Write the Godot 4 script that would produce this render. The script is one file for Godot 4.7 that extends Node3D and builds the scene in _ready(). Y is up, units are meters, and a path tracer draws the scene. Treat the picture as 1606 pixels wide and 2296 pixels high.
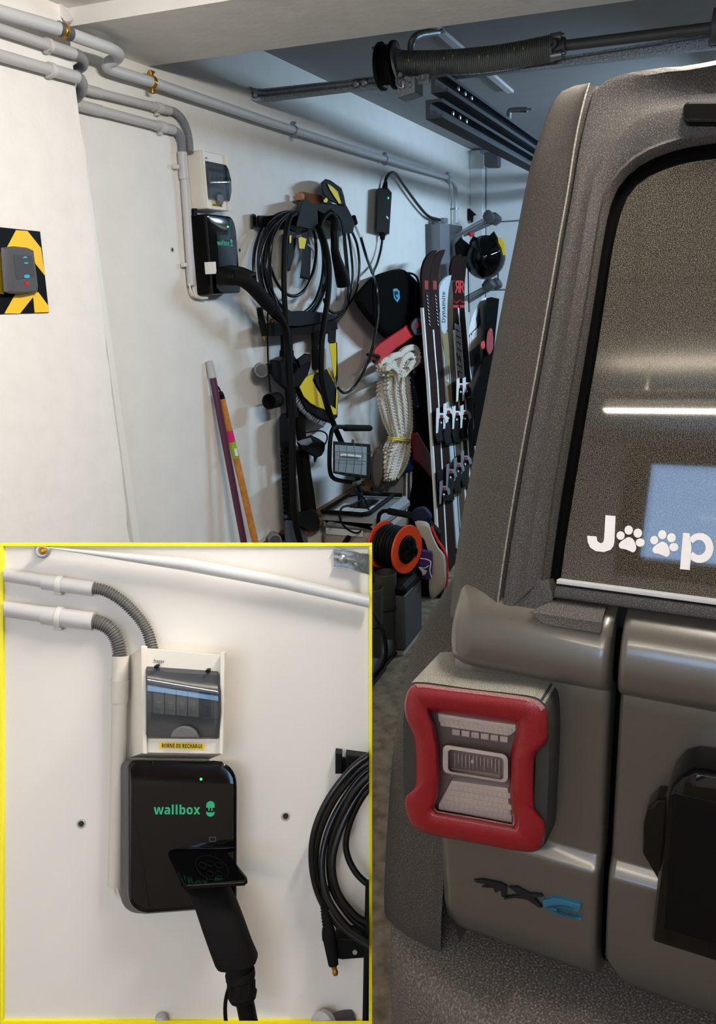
extends Node3D
# A garage: white walls on the left, an overhead door's spring and rails, a dusty car at the right,
# and a yellow-edged demonstration board that leans back beside the car.

const F := 1850.0                       # focal length in pixels of the 1606 x 2296 frame
const EYE := Vector3(0, 1.55, 0)
const RB := Basis(Vector3(0.92355, -0.03847, -0.38154), Vector3(-0.0693, 0.96183, -0.26473), Vector3(0.37716, 0.27093, 0.88563))
const WX := -1.655                      # the left wall
const PX := -1.575                      # the face of the pillar on it
const CEIL := 2.41
const BACKZ := -6.22
const CARO := Vector3(-0.290, 0.0, -0.957)   # rear left corner of the car on the floor
const CU := Vector3(0.99572, 0, 0.09237)
const CN := Vector3(-0.09237, 0, 0.99572)
const TT := 0.23087                     # tangent of the hardtop's rake
var NH := Vector3(-0.09, 0.22495, 0.9702)
var M := {}
var rng := RandomNumberGenerator.new()

# ---------------------------------------------------------------- shapes
class Sh:
	var P := PackedVector3Array()
	var U := PackedVector2Array()
	func tri(a: Vector3, b: Vector3, c: Vector3) -> void:
		P.append(a); P.append(b); P.append(c)
		U.append(Vector2.ZERO); U.append(Vector2.ZERO); U.append(Vector2.ZERO)
	func quad(a: Vector3, b: Vector3, c: Vector3, d: Vector3) -> void:
		tri(a, b, c); tri(a, c, d)
	func quv(a: Vector3, b: Vector3, c: Vector3, d: Vector3) -> void:
		quad(a, b, c, d)
		var n := U.size()
		var t := [Vector2(0, 0), Vector2(1, 0), Vector2(1, 1), Vector2(0, 0), Vector2(1, 1), Vector2(0, 1)]
		for i in 6: U[n - 6 + i] = t[i]
	func grid(rows: Array, close := false) -> void:
		for i in rows.size() - 1:
			var a: Array = rows[i]
			var b: Array = rows[i + 1]
			var n := a.size()
			for j in (n if close else n - 1):
				var k := (j + 1) % n
				quad(a[j], a[k], b[k], b[j])
	func cap(ring: Array, flip := false) -> void:
		var nrm := Vector3.ZERO
		var mid := Vector3.ZERO
		for i in ring.size():
			var a: Vector3 = ring[i]
			var b: Vector3 = ring[(i + 1) % ring.size()]
			nrm += a.cross(b); mid += a / ring.size()
		nrm = Vector3.ZERO
		for i in ring.size():
			nrm += (ring[i] - mid).cross(ring[(i + 1) % ring.size()] - mid)
		if nrm.length() < 1e-14: return
		nrm = nrm.normalized()
		var e1 := nrm.cross(Vector3(0.31, 0.9, 0.22)).normalized()
		var e2 := nrm.cross(e1)
		var p2 := PackedVector2Array()
		for q in ring: p2.append(Vector2((q - mid).dot(e1), (q - mid).dot(e2)) * 2000.0)
		var ix := Geometry2D.triangulate_polygon(p2)
		if ix.is_empty():
			for i in ring.size(): ix.append_array([0, i, (i + 1) % ring.size()] if i > 0 and i < ring.size() - 1 else [])
		for i in range(0, ix.size(), 3):
			var a: Vector3 = ring[ix[i]]
			var b: Vector3 = ring[ix[i + 1]]
			var c: Vector3 = ring[ix[i + 2]]
			var s: bool = (b - a).cross(c - a).dot(nrm) > 0.0
			if s != flip: tri(a, b, c)
			else: tri(a, c, b)
	func rings(list: Array, cap0 := true, cap1 := true) -> void:
		grid(list, true)
		if cap0: cap(list[0], true)
		if cap1: cap(list[list.size() - 1], false)
	# a flat outline pushed along «back», its front edge eased by «bev»
	func ext(poly: Array, back: Vector3, bev := 0.0) -> void:
		var n := poly.size()
		var nrm := -back.normalized()
		var area := Vector3.ZERO
		for i in n: area += (poly[i] - poly[0]).cross(poly[(i + 1) % n] - poly[0])
		var pts := poly.duplicate()
		if area.dot(nrm) < 0.0: pts.reverse()
		var rear := []
		for p in pts: rear.append(p + back)
		if bev <= 0.0:
			rings([rear, pts])
			return
		var mid_ring := []
		var front := []
		for i in n:
			var p: Vector3 = pts[i]
			var d0: Vector3 = (p - pts[(i + n - 1) % n])
			var d1: Vector3 = (pts[(i + 1) % n] - p)
			d0 = d0.normalized(); d1 = d1.normalized()
			var i0 := nrm.cross(d0)
			var i1 := nrm.cross(d1)
			var b := (i0 + i1)
			b = i0 if b.length() < 0.2 else b.normalized()
			var k: float = 1.0 / maxf(0.5, b.dot(i0))
			mid_ring.append(p - nrm * bev)
			front.append(p + b * bev * k)
		var soft := []
		for i in n: soft.append(mid_ring[i].lerp(front[i], 0.5) + (mid_ring[i] - front[i] + nrm * bev).normalized() * 0.0 + (pts[i] - mid_ring[i].lerp(front[i], 0.5)) * 0.4)
		rings([rear, mid_ring, soft, front])
	func box(c: Vector3, s: Vector3, bev := 0.0, b := Basis.IDENTITY) -> void:
		var hx := s.x / 2
		var hy := s.y / 2
		var hz := s.z / 2
		if bev <= 0.0:
			var q := []
			for z in [-hz, hz]:
				q.append([c + b * Vector3(-hx, -hy, z), c + b * Vector3(hx, -hy, z), c + b * Vector3(hx, hy, z), c + b * Vector3(-hx, hy, z)])
			rings(q)
			return
		var r := []
		for k in 4:
			var z: float = [-hz, -hz + bev, hz - bev, hz][k]
			var e: float = bev if k == 0 or k == 3 else 0.0
			var ring := []
			for w in [[-1, -1], [1, -1], [1, 1], [-1, 1]]:
				var x: float = w[0] * (hx - e)
				var y: float = w[1] * (hy - e)
				if w[0] * w[1] > 0:
					ring.append(c + b * Vector3(x, y - w[1] * bev, z)); ring.append(c + b * Vector3(x - w[0] * bev, y, z))
				else:
					ring.append(c + b * Vector3(x - w[0] * bev, y, z)); ring.append(c + b * Vector3(x, y - w[1] * bev, z))
			r.append(ring)
		rings(r)
	func tube(path: Array, rad, seg := 10, closed := false, flat := 1.0) -> void:
		var n := path.size()
		var rows := []
		var nrm := Vector3.ZERO
		for i in n:
			var a: Vector3 = path[(i + n - 1) % n] if closed else path[maxi(i - 1, 0)]
			var c: Vector3 = path[(i + 1) % n] if closed else path[mini(i + 1, n - 1)]
			var t: Vector3 = (c - a).normalized()
			if nrm == Vector3.ZERO:
				nrm = t.cross(Vector3(0.2, 1, 0.1) if absf(t.y) < 0.9 else Vector3(1, 0, 0.1)).normalized()
			nrm = (nrm - t * nrm.dot(t)).normalized()
			var bi := t.cross(nrm)
			var r: float = rad[i] if rad is Array else rad
			var ring := []
			for k in seg:
				var an := TAU * k / seg
				ring.append(path[i] + (nrm * cos(an) + bi * sin(an) * flat) * r)
			rows.append(ring)
		if closed: rows.append(rows[0])
		grid(rows, true)
		if not closed:
			cap(rows[0], true); cap(rows[n - 1], false)
	# profile: [radius, distance along the axis]
	func lathe(at: Vector3, axis: Vector3, prof: Array, seg := 20) -> void:
		var t := axis.normalized()
		var e1 := t.cross(Vector3(0.2, 1, 0.1) if absf(t.y) < 0.9 else Vector3(1, 0, 0.1)).normalized()
		var e2 := t.cross(e1)
		var rows := []
		for p in prof:
			var ring := []
			for k in seg:
				var an := TAU * k / seg
				ring.append(at + t * p[1] + (e1 * cos(an) + e2 * sin(an)) * maxf(p[0], 0.0002))
			rows.append(ring)
		rings(rows)
	func ball(c: Vector3, r: Vector3, seg := 14, b := Basis.IDENTITY) -> void:
		var rows := []
		for i in seg / 2 + 1:
			var la: float = PI * (float(i) / (seg / 2) - 0.5)
			var ring := []
			for k in seg:
				var an := TAU * k / seg
				ring.append(c + b * Vector3(cos(an) * cos(la) * r.x, sin(la) * r.y, sin(an) * cos(la) * r.z))
			rows.append(ring)
		grid(rows, true)
	func mesh(shift: Vector3, smooth_deg := 38.0) -> ArrayMesh:
		var n := P.size()
		var keys := {}
		var fn := PackedVector3Array()
		for i in range(0, n, 3):
			fn.append((P[i + 2] - P[i]).cross(P[i + 1] - P[i]))
		for i in n:
			var k := Vector3i((P[i] * 20000.0).round())
			if keys.has(k): keys[k].append(i / 3)
			else: keys[k] = [i / 3]
		var N := PackedVector3Array(); N.resize(n)
		var V := PackedVector3Array(); V.resize(n)
		var lim := cos(deg_to_rad(smooth_deg))
		var un := PackedVector3Array()
		for f in fn: un.append(f.normalized())
		for i in n:
			var mine := un[i / 3]
			var s := Vector3.ZERO
			for f in keys[Vector3i((P[i] * 20000.0).round())]:
				if un[f].dot(mine) > lim: s += fn[f]
			N[i] = s.normalized() if s.length() > 1e-14 else Vector3.UP
			V[i] = P[i] - shift
		var a := []
		a.resize(Mesh.ARRAY_MAX)
		a[Mesh.ARRAY_VERTEX] = V; a[Mesh.ARRAY_NORMAL] = N; a[Mesh.ARRAY_TEX_UV] = U
		var m := ArrayMesh.new()
		m.add_surface_from_arrays(Mesh.PRIMITIVE_TRIANGLES, a)
		return m

# ---------------------------------------------------------------- naming
var used := {}
func numbered(s: String) -> String:
	if not used.has(s):
		used[s] = 0
		return s
	used[s] += 1
	return "%s_%03d" % [s, used[s]]
func tag(o: Node, label: String, cat := "", group := "", kind := "") -> void:
	if label: o.set_meta("label", label)
	if cat: o.set_meta("category", cat)
	if group: o.set_meta("group", group)
	if kind: o.set_meta("kind", kind)
func thing(called: String, label: String, cat: String, group := "") -> Node3D:
	var o := Node3D.new(); o.name = numbered(called); add_child(o); tag(o, label, cat, group)
	return o
func origin(o: Node) -> Vector3:
	var p := Vector3.ZERO
	while o != self:
		p += o.position; o = o.get_parent()
	return p
func put(called: String, s: Sh, mat: Material, parent: Node = null, smooth := 38.0) -> MeshInstance3D:
	var o := MeshInstance3D.new()
	var top := parent == null
	var base := Vector3.ZERO
	if top:
		var lo := s.P[0]
		var hi := s.P[0]
		for p in s.P:
			lo = lo.min(p); hi = hi.max(p)
		base = Vector3((lo.x + hi.x) / 2, lo.y, (lo.z + hi.z) / 2)
		o.name = numbered(called); o.position = base
		add_child(o)
	else:
		o.name = called
		parent.add_child(o, true)
		base = origin(o)
	o.mesh = s.mesh(base, smooth)
	o.material_override = mat
	return o
func struct(called: String, s: Sh, mat: Material, parent: Node = null) -> MeshInstance3D:
	var o := put(called, s, mat, parent)
	if parent == null: o.set_meta("kind", "structure")
	return o
# moves a thing's origin to its base without moving its parts
func settle() -> void:
	for o in get_children():
		if o is MeshInstance3D or o is Camera3D or o is Light3D or not (o is Node3D) or o.get_child_count() == 0: continue
		var lo := Vector3(1e9, 1e9, 1e9)
		var hi := -lo
		for c in o.get_children():
			if c is MeshInstance3D:
				var b: AABB = c.transform * c.mesh.get_aabb()
				lo = lo.min(b.position); hi = hi.max(b.end)
		if lo.x > 1e8: continue
		var base := Vector3((lo.x + hi.x) / 2, lo.y, (lo.z + hi.z) / 2)
		o.position += base
		for c in o.get_children(): c.position -= base
func text(called: String, words: String, at: Vector3, right: Vector3, up: Vector3, mat: Material, parent: Node, serif := false, depth := 0.0006) -> MeshInstance3D:
	var f := SystemFont.new()
	f.font_names = PackedStringArray(["Droid Serif" if serif else "Droid Sans"]); f.font_weight = 400 if serif else 700
	var t := TextMesh.new()
	t.font = f; t.text = words; t.font_size = 48; t.pixel_size = 0.01; t.depth = 0.02; t.curve_step = 1.0
	var b := t.get_aabb()
	var n := right.cross(up).normalized()
	var o := MeshInstance3D.new()
	o.name = called; parent.add_child(o, true)
	var bs := Basis(right / maxf(b.size.x, 0.001), up / maxf(b.size.y, 0.001), n * (depth / 0.02))
	o.transform = Transform3D(bs, at - bs * Vector3(b.position.x, b.position.y, 0.0) - origin(parent))
	o.mesh = t; o.material_override = mat
	return o

# ---------------------------------------------------------------- places
func ray(x: float, y: float) -> Vector3: return RB * Vector3(x - 803.0, 1148.0 - y, -F)
func on(x: float, y: float, p: Vector3, n: Vector3) -> Vector3:
	var d := ray(x, y)
	return EYE + d * ((p - EYE).dot(n) / d.dot(n))
func wl(x: float, y: float, off := 0.0) -> Vector3: return on(x, y, Vector3(WX + off, 0, 0), Vector3.RIGHT)
func zp(x: float, y: float, z: float) -> Vector3: return on(x, y, Vector3(0, 0, z), Vector3.BACK)
func fl(x: float, y: float, h := 0.0) -> Vector3: return on(x, y, Vector3(0, h, 0), Vector3.UP)
const BZ := 1.40                        # the board leans at right angles to the view
func bd(x: float, y: float, h := 0.0) -> Vector3: return EYE + ray(x, y) * ((BZ - h) / F)
func cc(u: float, y: float, w := 0.0) -> Vector3: return CARO + CU * u + CN * w + Vector3(0, y, 0)
func ht(u: float, y: float, d := 0.0) -> Vector3: return cc(u, y, -(y - 1.13) * TT) + NH * d
func pairs(a: Array) -> Array:
	var r := []
	for i in range(0, a.size(), 2): r.append(Vector2(a[i], a[i + 1]))
	return r
func wpoly(a: Array, off: float) -> Array:
	var r := []
	for q in pairs(a): r.append(wl(q.x, q.y, off))
	return r
func bpoly(a: Array, h: float) -> Array:
	var r := []
	for q in pairs(a): r.append(bd(q.x, q.y, h))
	return r
func zpoly(a: Array, z: float) -> Array:
	var r := []
	for q in pairs(a): r.append(zp(q.x, q.y, z))
	return r
func wpath(a: Array, per := 6) -> Array:      # x, y, distance from the wall
	var r := []
	for i in range(0, a.size(), 3): r.append(wl(a[i], a[i + 1], a[i + 2]))
	return curve(r, per) if per > 1 else r
func bpath(a: Array, per := 6) -> Array:
	var r := []
	for i in range(0, a.size(), 3): r.append(bd(a[i], a[i + 1], a[i + 2]))
	return curve(r, per) if per > 1 else r
func curve(p: Array, per: int, closed := false) -> Array:
	var r := []
	var n := p.size()
	for i in (n if closed else n - 1):
		var a: Vector3 = p[(i + n - 1) % n] if closed else p[maxi(i - 1, 0)]
		var b: Vector3 = p[i]
		var c: Vector3 = p[(i + 1) % n]
		var d: Vector3 = p[(i + 2) % n] if closed else p[mini(i + 2, n - 1)]
		for k in per:
			r.append(b.cubic_interpolate(c, a, d, float(k) / per))
	if not closed: r.append(p[n - 1])
	return r
func even(p: Array, step: float) -> Array:    # the same line cut into equal steps
	var r := [p[0]]
	var left := step
	for i in p.size() - 1:
		var a: Vector3 = p[i]
		var b: Vector3 = p[i + 1]
		var l := a.distance_to(b)
		var at := 0.0
		while at + left <= l:
			at += left; left = step
			r.append(a.lerp(b, at / l))
		left -= l - at
	return r
func smooth2(a: Array, per := 4) -> Array:    # closed outline of pixel pairs, rounded
	var p := []
	for q in pairs(a): p.append(Vector3(q.x, q.y, 0))
	var out := []
	for q in curve(p, per, true):
		out.append(q.x); out.append(q.y)
	return out
func rrect(x0: float, y0: float, x1: float, y1: float, r: float, n := 4) -> Array:
	var out := []
	for c in [[x1 - r, y0 + r, -90], [x1 - r, y1 - r, 0], [x0 + r, y1 - r, 90], [x0 + r, y0 + r, 180]]:
		for k in n + 1:
			var an := deg_to_rad(c[2] + 90.0 * k / n)
			out.append(c[0] + cos(an) * r); out.append(c[1] + sin(an) * r)
	return out
# corrugated tube along a line
func ribbed(s: Sh, line: Array, r: float, pitch: float, seg := 12, dip := 0.82) -> void:
	var p := even(line, pitch / 4.0)
	var rad := []
	for i in p.size(): rad.append(r if i % 4 < 2 else r * dip)
	s.tube(p, rad, seg)

# ---------------------------------------------------------------- materials
func speck(seed_n: int, freq: float, stops: Array, size := 512, normal := false, kind := FastNoiseLite.TYPE_SIMPLEX_SMOOTH, oct := 4) -> NoiseTexture2D:
	var n := FastNoiseLite.new()
	n.seed = seed_n; n.frequency = freq; n.noise_type = kind; n.fractal_octaves = oct
	var t := NoiseTexture2D.new()
	t.width = size; t.height = size; t.seamless = true; t.noise = n; t.generate_mipmaps = false
	if normal:
		t.as_normal_map = true; t.bump_strength = 4.0
	else:
		var g := Gradient.new()
		var off := PackedFloat32Array()
		var col := PackedColorArray()
		for q in stops:
			off.append(q[0]); col.append(q[1])
		g.offsets = off; g.colors = col
		t.color_ramp = g
	return t
func mat(c: Color, rough := 0.6, metal := 0.0) -> StandardMaterial3D:
	var m := StandardMaterial3D.new()
	m.albedo_color = c; m.roughness = rough; m.metallic = metal
	return m
func noisy(m: StandardMaterial3D, t: Texture2D, scale: float) -> StandardMaterial3D:
	m.albedo_texture = t; m.uv1_triplanar = true; m.uv1_world_triplanar = true; m.uv1_scale = Vector3.ONE * scale
	return m
func bumpy(m: StandardMaterial3D, t: Texture2D, amount: float) -> StandardMaterial3D:
	m.normal_enabled = true; m.normal_texture = t; m.normal_scale = amount
	return m
func c8(r: int, g: int, b: int) -> Color: return Color8(r, g, b)

# ---------------------------------------------------------------- the scene
func _ready() -> void:
	rng.seed = 7
	var cam := Camera3D.new(); cam.name = "camera"; add_child(cam)
	cam.transform = Transform3D(RB.orthonormalized(), EYE)
	cam.fov = rad_to_deg(2.0 * atan(1148.0 / F)); cam.near = 0.05; cam.far = 60.0
	cam.current = true
	var env := Environment.new()
	env.background_mode = Environment.BG_SKY
	var skm := ProceduralSkyMaterial.new()
	skm.sky_top_color = c8(150, 190, 235); skm.sky_horizon_color = c8(215, 228, 245)
	skm.ground_bottom_color = c8(200, 210, 225); skm.ground_horizon_color = c8(215, 228, 245)
	skm.sky_energy_multiplier = 1.6; skm.ground_energy_multiplier = 1.2
	var sk := Sky.new(); sk.sky_material = skm
	env.sky = sk
	env.tonemap_mode = Environment.TONE_MAPPER_LINEAR
	env.tonemap_exposure = 1.0
	env.sdfgi_enabled = true; env.ssao_enabled = true; env.ssil_enabled = true
	var we := WorldEnvironment.new(); we.name = "world_environment"; we.environment = env; add_child(we)
	# daylight from the window behind the camera
	area("window_daylight", Vector3(0.0, 1.86, 2.13), Vector3(0, 0, -1), Vector2(1.6, 0.46), Color(0.62, 0.8, 1.0), 2.0)
	# the three ceiling tubes: one behind the viewer, two above the car
	area("tube_light_glow", Vector3(-0.02, 2.06, 1.15), Vector3(0, -1, 0), Vector2(1.5, 0.05), Color(1.0, 0.94, 0.86), 2.3)
	area("tube_light_glow_up", Vector3(-0.02, 2.14, 1.15), Vector3(0, 1, 0), Vector2(1.5, 0.05), Color(1.0, 0.94, 0.85), 1.3)
	area("tube_light_glow_warm", Vector3(0.07, 2.165, -1.15), Vector3(-0.8, -0.6, 0), Vector2(0.05, 0.9), Color(1.0, 0.97, 0.93), 3.3)
	area("tube_light_glow_cool", Vector3(0.32, 2.17, -4.95), Vector3(-0.6, -0.75, -0.12), Vector2(0.05, 2.0), Color(0.74, 0.88, 1.0), 7.8)
	materials()
	room()
	car()
	board()
	door_gear()
	wall_pipes()
	wall_charger()
	hose_and_tools()
	lower_tools()
	ski_corner()
	floor_things()
	settle()

func area(called: String, at: Vector3, towards: Vector3, size: Vector2, col: Color, energy: float) -> void:
	var l := AreaLight3D.new(); l.name = called; add_child(l)
	l.area_size = size; l.light_color = col; l.light_energy = energy
	l.area_normalize_energy = true; l.area_range = 14.0; l.area_attenuation = 2.0
	l.shadow_enabled = true
	var z := -towards.normalized()
	var x := Vector3.RIGHT if absf(z.x) < 0.5 else Vector3.BACK.cross(z).normalized() * -1.0
	var y := z.cross(x)
	l.transform = Transform3D(Basis(x, y, z), at)

func materials() -> void:
	var white_t := speck(3, 0.012, [[0.0, Color(0.972, 0.972, 0.97)], [0.55, Color(0.99, 0.99, 0.99)], [1.0, Color(1, 1, 1)]])
	M.wall = bumpy(noisy(mat(c8(233, 230, 224), 0.62), white_t, 0.9), speck(5, 0.03, [], 512, true), 0.12)
	M.wall.metallic_specular = 0.35
	M.board = mat(c8(222, 218, 212), 0.6)
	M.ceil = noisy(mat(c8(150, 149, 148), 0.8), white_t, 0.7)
	M.plaster = bumpy(noisy(mat(c8(238, 234, 229), 0.6), white_t, 1.7), speck(9, 0.05, [], 512, true), 0.15)
	M.floor = bumpy(noisy(mat(c8(150, 130, 104), 0.85), speck(12, 0.02, [[0.0, Color(0.62, 0.6, 0.56)], [0.5, Color(0.85, 0.84, 0.82)], [1.0, Color(1, 1, 1)]]), 1.3), speck(13, 0.06, [], 512, true), 0.4)
	M.door = noisy(mat(c8(228, 229, 230), 0.55), white_t, 0.6)
	M.wood = mat(c8(150, 105, 58), 0.6)
	M.wood.albedo_texture = speck(21, 0.02, [[0.2, Color(0.6, 0.5, 0.42)], [0.6, Color(0.95, 0.92, 0.9)], [1.0, Color(1, 1, 1)]])
	M.wood.uv1_triplanar = true; M.wood.uv1_world_triplanar = true; M.wood.uv1_scale = Vector3(14, 1.5, 14)
	M.snow = mat(c8(235, 240, 248), 0.9)
	M.glass = mat(Color(0.8, 0.9, 1.0, 0.08), 0.02); M.glass.transparency = BaseMaterial3D.TRANSPARENCY_ALPHA
	M.tube = mat(c8(255, 250, 240), 0.4); M.tube.emission_enabled = true; M.tube.emission = Color(1, 0.96, 0.9); M.tube.emission_energy_multiplier = 2.0
	M.conduit = mat(c8(186, 184, 185), 0.45)
	M.pipe = mat(c8(196, 198, 200), 0.4)
	M.conduit_warm = mat(c8(198, 192, 183), 0.5)
	M.flex = mat(c8(128, 129, 134), 0.55)
	M.flexdark = mat(c8(96, 94, 92), 0.55)
	M.clip = mat(c8(200, 198, 194), 0.5)
	M.cream = mat(c8(226, 220, 208), 0.45)
	M.steel = mat(c8(150, 154, 158), 0.38, 0.85)
	M.steel2 = bumpy(noisy(mat(c8(142, 148, 152), 0.42, 0.6), speck(31, 0.04, [[0.2, Color(0.7, 0.7, 0.7)], [0.7, Color(1, 1, 1)]]), 6.0), speck(32, 0.05, [], 256, true), 0.15)
	M.brass = mat(c8(190, 140, 60), 0.3, 0.9)
	M.darksteel = mat(c8(98, 100, 100), 0.5, 0.4)
	M.track = mat(c8(58, 63, 68), 0.7)
	M.track.metallic_specular = 0.3
	M.spring = mat(c8(128, 131, 126), 0.5, 0.5)
	M.black = mat(c8(15, 15, 15), 0.45)
	M.rubber = mat(c8(17, 17, 18), 0.5)
	M.matt = mat(c8(22, 21, 21), 0.75)
	M.gloss = mat(c8(6, 6, 7), 0.05); M.gloss.metallic_specular = 0.4
	M.hose = mat(c8(13, 13, 15), 0.3)
	M.dgrey = mat(c8(74, 74, 78), 0.5)
	M.mgrey = mat(c8(120, 121, 126), 0.5)
	M.lgrey = mat(c8(176, 176, 176), 0.5)
	M.silver = mat(c8(175, 178, 182), 0.35, 0.7)
	M.whitep = mat(c8(236, 234, 228), 0.45)
	M.yellow = mat(c8(238, 206, 36), 0.42)
	M.frame = mat(c8(255, 240, 0), 0.6)
	M.hazard = mat(c8(244, 196, 28), 0.5)
	M.red = mat(c8(205, 28, 34), 0.5)
	M.redd = mat(c8(150, 22, 28), 0.5)
	M.orange = mat(c8(214, 66, 24), 0.4)
	M.blue = mat(c8(32, 92, 176), 0.85)
	M.navy = mat(c8(20, 26, 60), 0.8)
	M.teal = mat(c8(70, 160, 190), 0.5)
	M.green = mat(c8(34, 170, 118), 0.5)
	M.led = mat(c8(40, 255, 120), 0.4); M.led.emission_enabled = true; M.led.emission = Color(0.2, 1, 0.45); M.led.emission_energy_multiplier = 2.0
	M.purple = mat(c8(62, 30, 96), 0.5)
	M.pink = mat(c8(206, 28, 110), 0.5)
	M.lime = mat(c8(150, 178, 40), 0.5)
	M.maroon = mat(c8(78, 30, 56), 0.4)
	M.stick = noisy(mat(c8(206, 138, 58), 0.45), speck(41, 0.02, [[0.2, Color(0.85, 0.8, 0.75)], [0.8, Color(1, 1, 1)]]), 3.0)
	M.card = mat(c8(170, 118, 84), 0.8)
	M.olive = mat(c8(44, 45, 38), 0.6)
	M.cooler = mat(c8(150, 140, 130), 0.6)
	M.coolerlid = mat(c8(128, 130, 134), 0.5)
	M.coolertop = mat(c8(196, 198, 200), 0.5)
	M.tinted = mat(Color(0.07, 0.14, 0.2, 0.72), 0.04); M.tinted.transparency = BaseMaterial3D.TRANSPARENCY_ALPHA
	M.canister = mat(c8(186, 180, 166), 0.4)
	M.rope = mat(c8(214, 204, 188), 0.75)
	M.ink = mat(c8(30, 26, 20), 0.7)
	M.grey_ink = mat(c8(130, 128, 124), 0.7)
	for k in ["black", "matt", "rubber", "seal"]:
		if M.has(k): M[k].metallic_specular = 0.22
	M.bagcloth = mat(c8(14, 14, 14), 0.95); M.bagcloth.metallic_specular = 0.12
	# the car: road dust over black plastic, paint and glass
	var dust := speck(51, 0.09, [[0.28, Color(0.40, 0.385, 0.37)], [0.5, Color(0.50, 0.49, 0.48)], [0.6, Color(0.58, 0.57, 0.56)], [0.68, Color(0.78, 0.77, 0.76)], [0.78, Color(1, 1, 1)]], 1024, false, FastNoiseLite.TYPE_SIMPLEX_SMOOTH, 3)
	M.hardtop = bumpy(noisy(mat(c8(107, 100, 94), 0.62), dust, 5.0), speck(52, 0.3, [], 512, true), 0.12)
	M.flare = bumpy(noisy(mat(c8(108, 101, 95), 0.6), dust, 4.6), speck(53, 0.12, [], 512, true), 0.2)
	var mud := speck(57, 0.055, [[0.28, Color(0.46, 0.45, 0.44)], [0.5, Color(0.58, 0.57, 0.56)], [0.62, Color(0.66, 0.65, 0.64)], [0.70, Color(0.86, 0.85, 0.84)], [0.8, Color(1, 1, 1)]], 1024, false, FastNoiseLite.TYPE_SIMPLEX_SMOOTH, 6)
	M.bumper = bumpy(noisy(mat(c8(152, 144, 137), 0.8), mud, 4.0), speck(58, 0.1, [], 512, true), 0.25)
	M.paint = noisy(mat(c8(88, 83, 76), 0.32, 0.2), speck(54, 0.2, [[0.0, Color(0.9, 0.9, 0.9)], [0.6, Color(1, 1, 1)], [1.0, Color(1.15, 1.13, 1.1)]], 512), 5.0)
	M.paint.clearcoat_enabled = true; M.paint.clearcoat = 0.5; M.paint.clearcoat_roughness = 0.12
	var film := speck(55, 0.11, [[0.28, Color(0.30, 0.29, 0.27)], [0.42, Color(0.42, 0.41, 0.39)], [0.52, Color(0.54, 0.53, 0.51)], [0.62, Color(0.78, 0.77, 0.75)], [0.74, Color(1, 1, 1)]], 1024, false, FastNoiseLite.TYPE_SIMPLEX_SMOOTH, 3)
	M.carglass = noisy(mat(c8(112, 106, 96), 0.03), film, 5.5)
	M.seal = mat(c8(11, 10, 10), 0.55)
	M.lens = bumpy(noisy(mat(c8(140, 16, 28), 0.35), speck(56, 0.2, [[0.0, Color(0.75, 0.7, 0.7)], [0.6, Color(1, 1, 1)], [0.85, Color(1.25, 1.5, 1.5)]], 512), 8.0), speck(59, 0.3, [], 256, true), 0.15)
	M.clear = mat(c8(178, 164, 158), 0.25); M.clear.metallic = 0.25
	M.cleardark = mat(c8(112, 98, 94), 0.3); M.cleardark.metallic = 0.3
	M.seal.metallic_specular = 0.22
	M.pinkdust = noisy(mat(c8(250, 180, 174), 0.75), dust, 9.0)
	M.greydust = noisy(mat(c8(226, 223, 210), 0.85), dust, 9.0)
	M.decal = mat(c8(236, 230, 226), 0.5)
	M.badgeblue = mat(c8(70, 140, 180), 0.25, 0.7)
	M.badgedark = mat(c8(34, 36, 42), 0.3, 0.5)
	M.dustyblack = noisy(mat(c8(52, 51, 47), 0.8), speck(60, 0.25, [[0.0, Color(0.7, 0.7, 0.7)], [0.5, Color(0.95, 0.95, 0.95)], [0.9, Color(1.4, 1.4, 1.35)]], 512), 6.0)

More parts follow.
